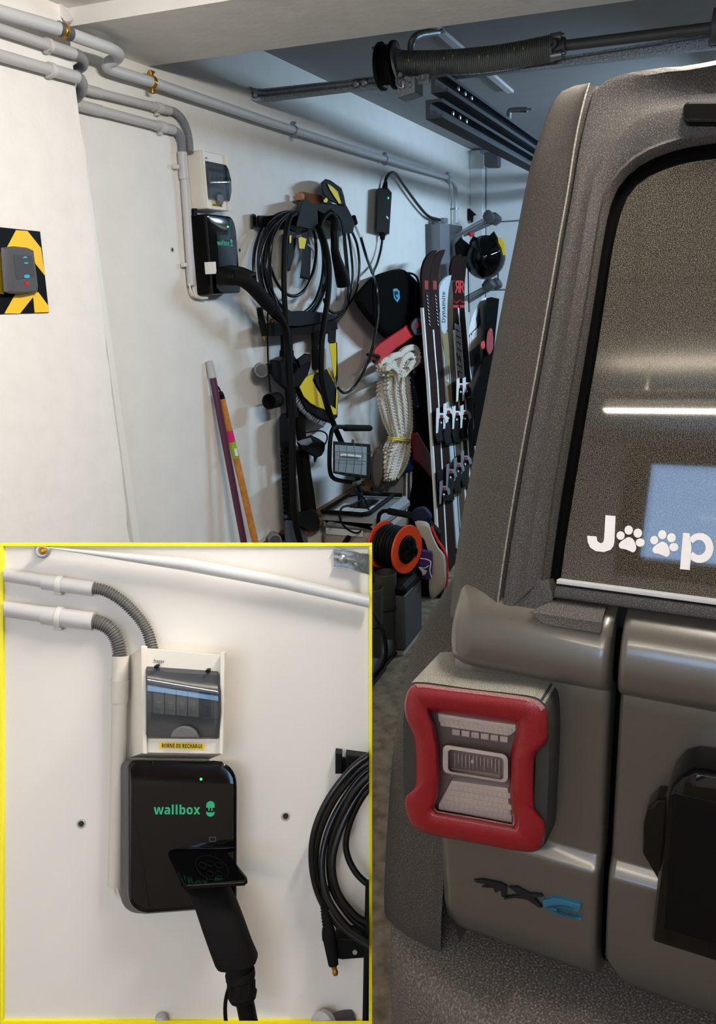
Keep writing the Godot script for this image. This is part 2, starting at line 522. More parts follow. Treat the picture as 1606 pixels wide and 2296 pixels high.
func room() -> void:
	var s := Sh.new()
	s.box(Vector3(0.67, -0.05, -1.9), Vector3(4.95, 0.1, 8.9))
	struct("floor", s, M.floor)
	s = Sh.new(); s.box(Vector3(WX - 0.075, 1.22, -1.92), Vector3(0.15, 2.44, 8.7)); struct("wall_left", s, M.wall)
	s = Sh.new(); s.box(Vector3(3.075, 1.22, -1.92), Vector3(0.15, 2.44, 8.7)); struct("wall_right", s, M.wall)
	# far wall: two posts and a lintel round the overhead door
	s = Sh.new()
	s.box(Vector3(-1.6075, 1.2, BACKZ - 0.02), Vector3(0.095, 2.4, 0.14), 0.004)
	s.box(Vector3(2.75, 1.2, BACKZ - 0.02), Vector3(0.5, 2.4, 0.14), 0.004)
	s.box(Vector3(0.67, 1.3, BACKZ - 0.13), Vector3(4.95, 2.6, 0.08))
	struct("wall_back", s, M.door)
	var d := Node3D.new(); d.name = "door_1"; add_child(d); d.set_meta("kind", "structure")
	for k in 5:
		s = Sh.new()
		s.box(Vector3(0.47, 0.24 + 0.478 * k, BACKZ - 0.05), Vector3(4.05, 0.47, 0.05), 0.008)
		put("panel", s, M.door, d)
	# wall behind the camera, open where the window is
	s = Sh.new()
	var x0 := -0.93
	var x1 := 0.95
	for b in [[WX, x0, 0.0, 2.44], [x1, 3.0, 0.0, 2.44], [x0, x1, 0.0, 1.52], [x0, x1, 2.2, 2.44]]:
		s.box(Vector3((b[0] + b[1]) / 2, (b[2] + b[3]) / 2, 2.27), Vector3(b[1] - b[0], b[3] - b[2], 0.15))
	struct("wall_front", s, M.wall)
	var w := Node3D.new(); w.name = "window_1"; add_child(w); w.set_meta("kind", "structure")
	s = Sh.new()
	for b in [[x0, x0 + 0.12, 1.52, 2.2], [x1 - 0.12, x1, 1.52, 2.2], [x0 + 0.12, x1 - 0.12, 1.52, 1.62], [x0 + 0.12, x1 - 0.12, 2.1, 2.2], [0.2, 0.28, 1.62, 2.1]]:
		s.box(Vector3((b[0] + b[1]) / 2, (b[2] + b[3]) / 2, 2.22), Vector3(b[1] - b[0], b[3] - b[2], 0.1), 0.008)
	put("window_frame", s, M.wood, w)
	s = Sh.new(); s.box(Vector3(0.01, 1.86, 2.24), Vector3(1.7, 0.5, 0.008)); put("pane", s, M.glass, w)
	s = Sh.new(); s.box(Vector3(0.44, 0.1, 5.5), Vector3(9.0, 0.3, 6.0))
	var bank := []
	for i in 9:
		var row := []
		for j in 9: row.append(Vector3(-3.5 + j, 0.4 + 0.5 * sin(j * 0.9) * float(i) / 8 + 0.09 * i, 3.0 + 0.5 * i))
		bank.append(row)
	s.grid(bank)
	tag(put("snow_bank", s, M.snow), "white snow bank lying outside the window behind the viewer", "snow", "", "stuff")
	# ceilings and the beam, which runs slightly askew
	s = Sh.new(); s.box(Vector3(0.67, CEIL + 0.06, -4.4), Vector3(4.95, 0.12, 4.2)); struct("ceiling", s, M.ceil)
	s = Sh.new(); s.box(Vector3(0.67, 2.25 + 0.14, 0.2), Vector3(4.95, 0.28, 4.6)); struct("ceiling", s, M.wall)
	s = Sh.new()
	var lo := []
	var hi := []
	for q in [[WX, -1.932], [3.0, -2.22], [3.0, -2.72], [WX, -2.372]]:
		lo.append(Vector3(q[0], 2.208, q[1])); hi.append(Vector3(q[0], 2.5, q[1]))
	s.rings([lo, hi]); struct("trim_1", s, M.wall)
	# ceiling strip
	s = Sh.new(); s.box(Vector3(-0.975, CEIL - 0.006, -3.4), Vector3(0.035, 0.014, 2.0), 0.003); struct("trim_2", s, M.pipe)
	# the pillar with its chipped plaster edge
	var edge := []
	for k in 40:
		var y := 2.25 - 2.25 * k / 39.0
		var z := -1.93 + (0.004 * rng.randf_range(-1, 1) if k % 3 else 0.009 * rng.randf_range(-1, 1))
		edge.append(Vector3(PX, y, z))
	edge.append(Vector3(PX, 0, 2.2)); edge.append(Vector3(PX, 2.25, 2.2))
	s = Sh.new(); s.ext(edge, Vector3(WX - PX, 0, 0), 0.003); struct("wall_pillar", s, M.plaster)
	s = Sh.new()
	s.ext([wl(176, 300, 0.035), wl(186, 300, 0.035), wl(316, 1218, 0.035), wl(300, 1218, 0.035)], Vector3(-0.033, 0, 0), 0.003)
	struct("trim_3", s, M.whitep)
	# crumbled plaster in the corner under the beam
	s = zsolid([88, -8, 118, -6, 140, 8, 152, 24, 166, 40, 158, 54, 146, 50, 132, 34, 112, 18], -1.99, -1.90, 0.8, 2); struct("trim_5", s, M.plaster)
	# low wooden ledge along the wall
	s = Sh.new(); s.box(Vector3(WX + 0.05, 0.5, -4.45), Vector3(0.1, 0.028, 3.4), 0.003); struct("trim_4", s, M.wood)
	s = Sh.new(); s.box(Vector3(WX + 0.035, 0.243, -4.45), Vector3(0.07, 0.486, 3.4)); struct("baseboard_left", s, M.wall)
	# ceiling tubes
	for q in [[Vector3(-0.02, 2.11, 1.15), Vector3(0.75, 0, 0), "long ceiling tube light with a white housing nearest the back window"], [Vector3(0.1, 2.225, -1.15), Vector3(0, 0, 0.45), "warm ceiling tube light above the back of the car"], [Vector3(0.35, 2.225, -4.95), Vector3(0, 0, 1.0), "cool ceiling tube light above the middle of the car"]]:
		var t := thing("tube_light", q[2], "light")
		s = Sh.new(); s.box(q[0] + Vector3(0, 0.008, 0), Vector3(0.07, 0.034, 0.07) + q[1] * 2.0, 0.006); put("housing", s, M.whitep, t)
		if q[0].z < -2.0 or q[0].z > 0.0:
			for k in [-0.8, 0.8]:
				s = Sh.new(); s.tube([q[0] + q[1] * k, q[0] + q[1] * k + Vector3(0, (CEIL if q[0].z < 0.0 else 2.25) - q[0].y, 0)], 0.004, 8); put("hanger_rod", s, M.whitep, t)
		s = Sh.new(); s.tube([q[0] - q[1] + Vector3(0, -0.026, 0), q[0] + q[1] + Vector3(0, -0.026, 0)], 0.013, 12); put("tube", s, M.tube, t)

# ---------------------------------------------------------------- the car
func cw(x: float, y: float, w: float) -> Vector3: return on(x, y, CARO + CN * w, CN)
func hp(x: float, y: float, d: float) -> Vector3: return on(x, y, CARO + Vector3(0, 1.13, 0) + NH * d, NH)
func hpoly(a: Array, d: float) -> Array:
	var r := []
	for q in pairs(a): r.append(hp(q.x, q.y, d))
	return r
func cpoly(a: Array, w: float) -> Array:
	var r := []
	for q in pairs(a): r.append(cw(q.x, q.y, w))
	return r
func resample(p: Array, n: int) -> Array:
	var total := 0.0
	for i in p.size() - 1: total += p[i].distance_to(p[i + 1])
	var out := [p[0]]
	var i := 0
	var gone := 0.0
	for k in range(1, n - 1):
		var want: float = total * k / (n - 1)
		while i < p.size() - 2 and gone + p[i].distance_to(p[i + 1]) < want:
			gone += p[i].distance_to(p[i + 1]); i += 1
		var l: float = p[i].distance_to(p[i + 1])
		out.append(p[i].lerp(p[i + 1], (want - gone) / maxf(l, 1e-9)))
	out.append(p[p.size() - 1])
	return out
func mirror(p: Vector3) -> Vector3:          # across the middle of the car
	var u := (p - CARO).dot(CU)
	return p + CU * (1.56 - 2.0 * u)
func body(u_of: Callable, u1: float, prof: Array, round_left: float, back: float) -> Sh:
	var rows := []
	for q in prof:
		var y: float = q[0]
		var w: float = q[1]
		var u0: float = u_of.call(y)
		var r := round_left
		rows.append([cc(u0 + 0.001, y, w - back), cc(u0, y, w - r * 1.6), cc(u0 + r * 0.1, y, w - r * 0.9), cc(u0 + r * 0.35, y, w - r * 0.35), cc(u0 + r * 0.75, y, w - r * 0.08), cc(u0 + r * 1.2, y, w),
			cc((u0 + u1) / 2, y, w), cc(u1 - 0.012, y, w), cc(u1 - 0.005, y, w - 0.002), cc(u1 - 0.001, y, w - 0.006), cc(u1, y, w - 0.03)])
	var s := Sh.new()
	s.grid(rows)
	return s

func car() -> void:
	var t := thing("car", "dusty grey off-road car with a black hardtop and red tail light at the right", "car")
	var prof := [[1.17, -0.06], [1.160, -0.02], [1.150, -0.002], [1.135, 0.011], [1.11, 0.02], [1.085, 0.022], [1.072, 0.017], [1.064, 0.006], [1.058, -0.006], [1.04, -0.003], [0.92, 0.0], [0.832, 0.0], [0.827, 0.001],
		[0.814, 0.012], [0.808, 0.014], [0.80, 0.0145], [0.74, 0.014], [0.68, 0.009], [0.645, -0.002], [0.622, -0.02], [0.605, -0.05], [0.6, -0.1]]
	var corner := func(y: float) -> float: return 0.004 - 0.004 * smoothstep(1.15, 1.1, y) - 0.02 * smoothstep(1.06, 1.03, y)
	put("rear_corner_panel", body(corner, 0.2125, prof, 0.036, 0.10), M.paint, t, 50.0)
	var gate := func(_y: float) -> float: return 0.2215
	var s := body(gate, 1.34, prof, 0.008, 0.04)
	# the lower left corner of the tailgate is rounded off
	for i in s.P.size():
		var p := s.P[i]
		var u := (p - CARO).dot(CU)
		if u < 0.27 and p.y < 0.69:
			var k: float = smoothstep(0.69, 0.60, p.y)
			s.P[i] = p + CU * (0.075 * k * k * clampf((0.27 - u) / 0.05, 0.0, 1.0))
	var tg := put("tailgate", s, M.paint, t, 50.0)
	# dark gap behind the seams, sill below
	s = Sh.new()
	s.grid([[cc(0.0, 1.18, -0.055), cc(1.56, 1.18, -0.055)], [cc(0.0, 0.66, -0.055), cc(1.56, 0.66, -0.055)], [cc(0.03, 0.58, -0.10), cc(1.53, 0.58, -0.10)], [cc(0.03, 0.40, -0.12), cc(1.53, 0.40, -0.12)]])
	put("door_seal", s, M.seal, t)
	put("rear_corner_panel", body(func(_y: float) -> float: return 1.348, 1.56, prof, 0.008, 0.05), M.paint, t, 50.0)
	# sides and front of the body
	s = Sh.new()
	for m in 2:
		var rows := []
		for q in [[1.15, 0.012], [1.05, 0.008], [1.03, -0.012], [0.9, -0.014], [0.62, -0.01], [0.5, 0.02]]:
			var row := []
			for w in [-0.04, -0.3, -1.0, -2.0, -3.0, -3.9]:
				var p := cc(q[1], q[0] - 0.03 * clampf((-w - 1.9) / 1.0, 0, 1), w)
				row.append(mirror(p) if m else p)
			rows.append(row)
		s.grid(rows)
	s.grid([[cc(0.0, 1.13, -2.1), cc(1.56, 1.13, -2.1)], [cc(0.03, 1.12, -3.0), cc(1.53, 1.12, -3.0)], [cc(0.06, 1.06, -3.88), cc(1.5, 1.06, -3.88)], [cc(0.06, 0.5, -3.92), cc(1.5, 0.5, -3.92)]])
	put("body_side", s, M.paint, t, 50.0)

	# --- hardtop
	var seam := curve(hpoly([1113, 1384, 1125, 1290, 1145, 1160, 1172, 1000, 1200, 850, 1228, 690, 1253, 545, 1275, 420, 1290, 320, 1308, 235, 1322, 187], 0.0), 4)
	var sil := [1017, 1362, 1025, 1270, 1040, 1160, 1065, 1030, 1095, 880, 1128, 700, 1160, 545, 1190, 395, 1212, 305, 1225, 262, 1239, 230, 1256, 208, 1276, 196, 1300, 190, 1319, 187]
	var rows := []
	var n := 44
	var edge := resample(curve(hpoly(sil, -0.10), 4), n)
	var sm := resample(seam, n)
	var side := []
	var far := []
	var m1 := []
	var m2 := []
	var m3 := []
	for i in n:
		var a: Vector3 = edge[i]
		var b: Vector3 = sm[i]
		var tp: float = 1.0 - smoothstep(0.80, 0.98, float(i) / (n - 1))
		far.append(a - CN * 1.9 + CU * 0.02); side.append(a - CN * 0.05 + CU * 0.001)
		m1.append(a.lerp(b, 0.12) + CN * 0.030 * tp); m2.append(a.lerp(b, 0.35) + CN * 0.036 * tp); m3.append(a.lerp(b, 0.7) + CN * 0.018 * tp)
	s = Sh.new()
	var g1 := []
	var g2 := []
	for i in n:
		g1.append(sm[i] + CU * 0.0025 - NH * 0.007); g2.append(sm[i] + CU * 0.009 - NH * 0.010)
	s.grid([far, side, edge, m1, m2, m3, sm, g1, g2], false)
	put("hardtop_side", s, M.hardtop, t, 60.0)
	s = Sh.new()
	var lip := []
	for i in n: lip.append(sm[i] + NH * 0.0006)
	s.tube(lip, 0.0011, 6); put("seam_lip", s, M.greydust, t)
	# rear frame of the hardtop, round the window
	var outer := hpoly([1121, 1386, 1133, 1290, 1153, 1160, 1180, 1000, 1208, 850, 1236, 690, 1261, 545, 1283, 420, 1298, 320, 1315, 240, 1331, 188, 1352, 177, 1385, 164, 1480, 152, 1606, 139], 0.0)
	outer.append(ht(0.5, 1.785)); outer.append(ht(0.78, 1.79))
	var inner := hpoly([1212, 1302, 1228, 1180, 1245, 1060, 1290, 800, 1318, 630, 1335, 520, 1350, 440, 1380, 385, 1430, 340, 1500, 310, 1606, 288], 0.0)
	inner.append(ht(0.5, 1.699)); inner.append(ht(0.78, 1.701))
	var gl := hpoly([1250, 1302, 1263, 1205, 1281, 1095, 1308, 930, 1330, 800, 1350, 670, 1366, 560, 1384, 480, 1406, 425, 1450, 386, 1520, 359, 1606, 344], 0.0)
	gl.append(ht(0.5, 1.672)); gl.append(ht(0.78, 1.675))
	n = 64
	outer = resample(curve(outer, 3), n); inner = resample(curve(inner, 3), n); gl = resample(curve(gl, 3), n)
	s = Sh.new()
	for m in 2:
		rows = []
		for q in [[-0.04, -0.02, -0.03], [0.0, -0.008, -0.012], [0.05, 0.0, 0.012], [0.15, 0.001, 0.018], [0.28, 0.001, 0.006], [0.45, 0.0, -0.004], [0.62, 0.004, 0.0], [0.68, 0.005, 0.003], [0.9, 0.0, 0.006], [1.0, -0.003, 0.003]]:
			var row := []
			for i in n:
				var top: float = smoothstep(0.46, 0.62, float(i) / (n - 1))
				var p: Vector3 = outer[i].lerp(inner[i], q[0]) + NH * lerpf(q[1], q[2], top)
				row.append(mirror(p) if m else p)
			rows.append(row)
		for q in [[0.16, 0.0], [0.30, -0.003], [0.46, -0.009]]:
			var row := []
			for i in n:
				var p: Vector3 = inner[i].lerp(gl[i], q[0]) + NH * q[1]
				row.append(mirror(p) if m else p)
			rows.append(row)
		s.grid(rows)
	var hf := put("hardtop_frame", s, M.hardtop, t, 50.0)
	# dark seal between frame and glass
	s = Sh.new()
	for m in 2:
		rows = []
		for q in [[0.44, -0.008], [0.5, -0.020], [0.7, -0.024], [1.0, -0.020], [1.2, -0.022]]:
			var row := []
			for i in n:
				var p: Vector3 = inner[i].lerp(gl[i], q[0]) + NH * q[1]
				row.append(mirror(p) if m else p)
			rows.append(row)
		s.grid(rows)
	put("window_seal", s, M.seal, t, 50.0)
	# glass
	var pane := []
	for i in n: pane.append(gl[i] - NH * 0.0145)
	for i in range(n - 2, -1, -1): pane.append(mirror(gl[i]) - NH * 0.0145)
	s = Sh.new(); s.ext(pane, -NH * 0.006, 0.0015)
	var glass := put("rear_window", s, M.carglass, t)
	# lower trim of the window, ledge of the hardtop
	s = Sh.new(); s.ext([ht(0.1405, 1.1905, 0.002), ht(1.42, 1.1905, 0.002), ht(1.42, 1.1855, 0.002), ht(0.1402, 1.1855, 0.002)], -NH * 0.02, 0.001); put("window_trim", s, M.lgrey, t)
	s = Sh.new(); s.ext([ht(0.139, 1.184, 0.001), ht(1.42, 1.184, 0.001), ht(1.42, 1.168, 0.001), ht(0.137, 1.168, 0.001)], -NH * 0.03, 0.004); put("window_rubber", s, M.hardtop, t)
	s = Sh.new(); s.ext([ht(0.10, 1.19, -0.03), ht(1.46, 1.19, -0.03), ht(1.46, 1.14, -0.03), ht(0.10, 1.14, -0.03)], -NH * 0.02); put("gap", s, M.seal, t)
	s = Sh.new(); s.ext(hpoly([1121, 1387, 1204, 1298, 1231, 1300, 1241, 1338, 1239, 1352, 1205, 1376, 1232, 1398], 0.0), -NH * 0.04, 0.004); put("hardtop_foot", s, M.hardtop, t)
	s = Sh.new()
	var lift := []
	for q in [[0.112, 1.149, 0.012], [0.139, 1.165, -0.004], [0.2, 1.165, -0.004], [0.2, 1.150, 0.016], [0.2, 1.138, 0.016], [0.134, 1.138, 0.016]]: lift.append(ht(q[0], q[1], q[2]))
	s.quad(lift[0], lift[1], lift[2], lift[3]); s.quad(lift[0], lift[3], lift[4], lift[5])
	s.quad(lift[2], lift[2] - NH * 0.04, lift[4] - NH * 0.04, lift[4]); s.quad(lift[5], lift[4], lift[4] - NH * 0.04, lift[5] - NH * 0.04)
	put("hardtop_ledge", s, M.hardtop, t, 20.0)
	# roof
	rows = []
	for q in [[-0.016, -0.002], [-0.04, 0.003], [-0.2, 0.008], [-1.0, 0.012], [-1.9, 0.004]]:
		var row := []
		for i in range(25, n): row.append(outer[i] + CN * q[0] + Vector3(0, q[1] * (0.4 if i < 30 else 1.0), 0))
		for i in range(n - 2, 24, -1): row.append(mirror(outer[i]) + CN * q[0] + Vector3(0, q[1] * (0.4 if i < 30 else 1.0), 0))
		rows.append(row)
	s = Sh.new(); s.grid(rows)
	var c0 := []
	var c1 := []
	for i in range(32, 44):
		c0.append(edge[i]); c1.append(sm[i])
	put("roof", s, M.hardtop, t, 50.0)
	# washer lens on the top edge, sky seen in it
	s = Sh.new(); s.ext(hpoly(rrect(1531, 226, 1700, 274, 16), 0.014), -NH * 0.012, 0.003); put("brake_light_cover", s, M.gloss, t)

	# decal on the glass
	var z := 0.2839
	var dec := Sh.new()
	var up8 := func(a: Array) -> Array:
		var r := []
		for i in range(0, a.size(), 2):
			r.append(1150 + a[i] * z); r.append(850 + a[i + 1] * z)
		return r
	dec.ext(hpoly(up8.call([733, 1075, 812, 1082, 803, 1285, 795, 1320, 772, 1348, 720, 1366, 655, 1358, 612, 1330, 592, 1285, 588, 1237, 660, 1243, 668, 1280, 692, 1298, 715, 1288, 722, 1262]), -0.0135), -NH * 0.001)
	for q in [0, 1]:
		var ox: float = 266.0 * q
		var oy: float = 36.0 * q
		dec.ext(hpoly(up8.call(smooth2([915 + ox, 1248 + oy, 950 + ox, 1265 + oy, 968 + ox, 1300 + oy, 975 + ox, 1340 + oy, 955 + ox, 1368 + oy, 925 + ox, 1358 + oy, 890 + ox, 1344 + oy, 850 + ox, 1336 + oy, 838 + ox, 1310 + oy, 852 + ox, 1286 + oy, 880 + ox, 1266 + oy], 3)), -0.0135), -NH * 0.001)
		for e in [[852, 1236, 32, 34], [916, 1193, 33, 36], [988, 1217, 34, 36], [1007, 1291, 36, 33]]:
			var el := []
			for k in 16:
				el.append(e[0] + ox + cos(TAU * k / 16) * e[2]); el.append(e[1] + oy + sin(TAU * k / 16) * e[3])
			dec.ext(hpoly(up8.call(el), -0.0135), -NH * 0.001)
	dec.ext(hpoly(up8.call([1346, 1214, 1394, 1217, 1400, 1240, 1412, 1330, 1406, 1420, 1398, 1508, 1321, 1500]), -0.0135), -NH * 0.001)
	var ro := []
	var ri := []
	for k in 33:
		var an := PI * 1.0 * (float(k) / 32.0 - 0.5) * 1.62
		ro.append_array([1478 + cos(an) * 108, 1334 + sin(an) * 118])
		ri.append_array([1470 + cos(an) * 55, 1330 + sin(an) * 60])
	var ring := ro.duplicate()
	for k in range(32, -1, -1): ring.append_array([ri[2 * k], ri[2 * k + 1]])
	dec.ext(hpoly(up8.call(ring), -0.0135), -NH * 0.001)
	var dm := put("decal", dec, M.decal, glass)
	dm.set_meta("label", "white paw print lettering on the rear glass")

	# --- tail light
	var px0 := 840.0
	var py0 := 1450.0
	var zz := 0.2864
	var rim := [330, 290, 600, 322, 900, 357, 1200, 398, 1310, 445, 1350, 520, 1360, 620, 1360, 720, 1310, 790, 1262, 850, 1250, 1000, 1250, 1260, 1285, 1335, 1338, 1385, 1335, 1470, 1325, 1530, 1270, 1598, 1150, 1602, 900, 1560, 700, 1520, 480, 1478, 330, 1425, 262, 1335, 238, 1190, 300, 1120, 322, 1060, 322, 880, 308, 700, 262, 600, 236, 500, 242, 400, 275, 325]
	rim = smooth2(rim, 3)
	var hole := [420, 500, 760, 545, 1108, 600, 1108, 680, 1078, 800, 1068, 900, 1060, 1100, 1072, 1250, 1095, 1395, 800, 1340, 480, 1285, 470, 1240, 500, 1160, 510, 1000, 505, 800, 480, 640]
	var star := func(poly: Array, k: int, of: int) -> Vector2:
		var c := Vector2(780, 930)
		var d := Vector2.from_angle(TAU * k / of)
		var best := 0.0
		for i in range(0, poly.size(), 2):
			var a := Vector2(poly[i], poly[i + 1])
			var j := (i + 2) % poly.size()
			var b := Vector2(poly[j], poly[j + 1])
			var hit = Geometry2D.segment_intersects_segment(c, c + d * 2000.0, a, b)
			if hit != null: best = maxf(best, c.distance_to(hit))
		return c + d * best
	var nn := 120
	rows = []
	for q in [[0.0, 0.03], [0.0, 0.05], [0.06, 0.057], [0.3, 0.062], [0.6, 0.062], [0.85, 0.058], [1.0, 0.05], [1.04, 0.022]]:
		var row := []
		for k in nn:
			var a: Vector2 = star.call(rim, k, nn)
			var b: Vector2 = star.call(hole, k, nn)
			var m := a.lerp(b, q[0])
			row.append(cw(px0 + m.x * zz, py0 + m.y * zz, q[1]))
		rows.append(row)
	var tl := Sh.new(); tl.grid(rows, true)
	var film := Sh.new()
	var film2 := Sh.new()
	for k in nn:
		var j := (k + 1) % nn
		var a: Vector2 = star.call(rim, k, nn)
		var b: Vector2 = star.call(hole, k, nn)
		if a.y < 470 and a.x > 290 and a.x < 1330:
			for r in [1, 2]:
				var up := CN * 0.0006 + Vector3(0, 0.0006, 0)
				var e0: Vector3 = rows[r + 1][k]
				var e1: Vector3 = rows[r + 1][j]
				if r == 2:
					e0 = rows[2][k].lerp(e0, 0.3); e1 = rows[2][j].lerp(e1, 0.3)
				film.quad(rows[r][k] + up, rows[r][j] + up, e1 + up, e0 + up)
		if b.y > 1285 and b.x > 440 and b.x < 1100:
			var up := CN * 0.0006 + Vector3(0, 0.0006, 0)
			film2.quad(rows[5][k].lerp(rows[4][k], 0.4) + up, rows[5][j].lerp(rows[4][j], 0.4) + up, rows[6][j] + up, rows[6][k] + up)
	# housing behind it
	s = Sh.new()
	var hs := [934, 1532, 1060, 1548, 1184, 1563, 1215, 1577, 1231, 1605, 1234, 1700, 1230, 1800, 1225, 1885, 1208, 1910, 1169, 1912, 1080, 1896, 977, 1877, 934, 1860, 912, 1834, 903, 1760, 902, 1660, 904, 1593, 912, 1552]
	var r0 := []
	var r1 := []
	var r2 := []
	var r3 := []
	for q in pairs(smooth2(hs, 4)):
		var c := Vector2(1068, 1720)
		r0.append(cw(q.x, q.y, 0.045) - CN * 0.10); r1.append(cw(q.x, q.y, 0.045) - CN * 0.012)
		var e: Vector2 = c + (q - c) * 0.985
		r2.append(cw(e.x, e.y, 0.047)); e = c + (q - c) * 0.8
		r3.append(cw(e.x, e.y, 0.047))
	s.grid([r0, r1, r2, r3], true)
	var th := put("tail_light_housing", s, M.dustyblack, t, 45.0)
	# road dust lying on the upward faces of the lamp
	s = Sh.new()
	for i in r0.size():
		var j := (i + 1) % r0.size()
		var side_n: Vector3 = ((r1[j] - r1[i]).cross(r0[i] - r1[i])).normalized()
		if absf(side_n.y) > 0.8 and r1[i].y > cc(0, 0.95, 0).y:
			var up := Vector3(0, 0.0007, 0)
			s.quad(r0[i] + up, r0[j] + up, r1[j] + up, r1[i] + up); s.quad(r1[i] + up, r1[j] + up, r1[j] + up + CN * 0.0095, r1[i] + up + CN * 0.0095)
	put("dust_film", s, M.greydust, th)
	put("red_lens", tl, M.lens, th, 45.0)
	put("dust_film", film, M.pinkdust, th); put("dust_film", film2, M.pinkdust, th)
	s = Sh.new()
	var back := []
	for k in nn:
		var b: Vector2 = star.call(hole, k, nn)
		back.append(cw(px0 + b.x * zz, py0 + b.y * zz, 0.03))
	s.ext(back, -CN * 0.012)
	put("reflector", s, M.cleardark, th)
	var cp := func(a: Array, w: float) -> Array:
		var r := []
		for q in pairs(a): r.append(cw(px0 + q.x * zz, py0 + q.y * zz, w))
		return r
	s = Sh.new()
	s.ext(cp.call([492, 525, 1105, 615, 1105, 665, 1060, 700, 590, 632, 500, 590], 0.042), -CN * 0.012, 0.002)
	# little mirror cells above and below the lamp
	for row in 7:
		for k in 15:
			var x: float = 505.0 + 38.0 * k + (11.0 if row % 2 else 0.0)
			var y: float
			if row < 2: y = 560.0 + (x - 490) * 0.147 + row * 28
			else: y = 1060.0 + (x - 490) * 0.16 + (row - 2) * 44
			var lo_x: float = 510.0 if row < 2 else 600.0 - (row - 2) * 24
			if x < lo_x or x > 1040: continue
			s.ext(cp.call([x, y, x + 38, y + 5.7, x + 38, y + 44, x, y + 38.3] if row >= 2 else [x, y, x + 38, y + 5.7, x + 38, y + 33.5, x, y + 28], (0.0404 if row >= 2 else 0.0424) + rng.randf() * 0.0007), -CN * 0.006, 0.0004)
	s.ext(cp.call([600, 1050, 1045, 1110, 1050, 1180, 1078, 1385, 495, 1275, 500, 1230], 0.040), -CN * 0.012, 0.002)
	put("clear_lens", s, M.clear, th)
	s = Sh.new()
	for k in 6:
		s.ext(cp.call([605 + 75 * k, 645 + 11 * k, 668 + 75 * k, 654 + 11 * k, 668 + 75 * k, 700 + 11 * k, 605 + 75 * k, 690 + 11 * k], 0.034 + 0.004 * (k % 2)), -CN * 0.008, 0.001)
	put("reflector_cells", s, M.clear, th)
	rows = []
	var a1: Array = cp.call(rrect_skew(528, 755, 1050, 1075, 46, 0.16), 0.034)
	var a2: Array = cp.call(rrect_skew(535, 765, 1045, 1068, 46, 0.16), 0.052)
	var a3: Array = cp.call(rrect_skew(575, 800, 1012, 1045, 30, 0.16), 0.053)
	var a4: Array = cp.call(rrect_skew(585, 808, 1002, 1035, 26, 0.16), 0.036)
	s = Sh.new(); s.grid([a1, a2, a3, a4], true); put("reversing_light", s, M.clear, th)
	s = Sh.new(); s.cap(a4); put("reversing_reflector", s, M.cleardark, th)
	s = Sh.new()
	for k in 13:
		var x := 622.0 + 29.0 * k
		var y := 832.0 + (x - 585) * 0.15
		var l: float = 70.0 + 40.0 * rng.randf()
		s.ext(cp.call([x, y, x + 9, y + 1.5, x + 8, y + l, x + 2, y + l], 0.038 + 0.003 * rng.randf()), -CN * 0.006, 0.0008)
	for k in 3: s.ext(cp.call([600, 955 + 22 * k, 985, 1010 + 8 * k, 985, 1014 + 8 * k, 600, 960 + 22 * k], 0.038), -CN * 0.004)
	put("reflector_flutes", s, M.clear, th)
	s = Sh.new(); s.ball(cw(px0 + 770 * zz, py0 + 900 * zz, 0.036), Vector3.ONE * 0.003); put("bulb", s, M.clear, th)

	# --- flare of the rear wheel: the outer edge swings round the wheel, the inner edge lies on the body
	var out_edge := []
	var top_ridge := []
	var in_edge := []
	for q in [[-0.9, 1.02], [-0.6, 1.05], [-0.36, 1.035], [-0.29, 1.019], [-0.205, 0.993], [-0.16, 0.958], [-0.122, 0.891], [-0.094, 0.827], [-0.072, 0.737], [-0.052, 0.63], [-0.048, 0.572]]:
		out_edge.append(cc(-0.13, q[1], q[0]))
	out_edge = curve(out_edge, 4)
	rows = []
	var prof2 := [[0.112, 0.06], [0.10, 0.062], [0.06, 0.05], [0.03, 0.034], [0.012, 0.018], [0.0, 0.0], [0.0, -0.025], [0.02, -0.05], [0.11, -0.06]]
	for q in prof2:
		var row := []
		for i in out_edge.size():
			var p: Vector3 = out_edge[i]
			var a: Vector3 = out_edge[mini(i + 1, out_edge.size() - 1)]
			var b: Vector3 = out_edge[maxi(i - 1, 0)]
			var tan := (a - b).normalized()
			var nrm := CU.cross(tan).normalized()
			if nrm.dot(CN + Vector3.UP) < 0.0: nrm = -nrm
			row.append(p + CU * q[0] + nrm * (q[1] if q[1] < 0 else q[1] * 0.6))
		rows.append(row)
	s = Sh.new(); s.grid(rows)
	put("fender_flare", s, M.flare, t, 50.0)
	# wheel
	s = Sh.new()
	s.lathe(cc(-0.11, 0.4, -0.56), CU, [[0.2, 0.02], [0.36, 0.0], [0.395, 0.03], [0.4, 0.06], [0.4, 0.2], [0.385, 0.23], [0.2, 0.24]], 40)
	for k in 36:
		var an := TAU * k / 36
		var dir := Vector3(0, cos(an), 0) + CN * sin(an)
		s.box(cc(0.0, 0.4, -0.56) + dir * 0.402, Vector3(0.2, 0.016, 0.03), 0.003, Basis(CU, dir, CU.cross(dir)))
	put("tyre", s, M.rubber, t)
	# bumper
	rows = []
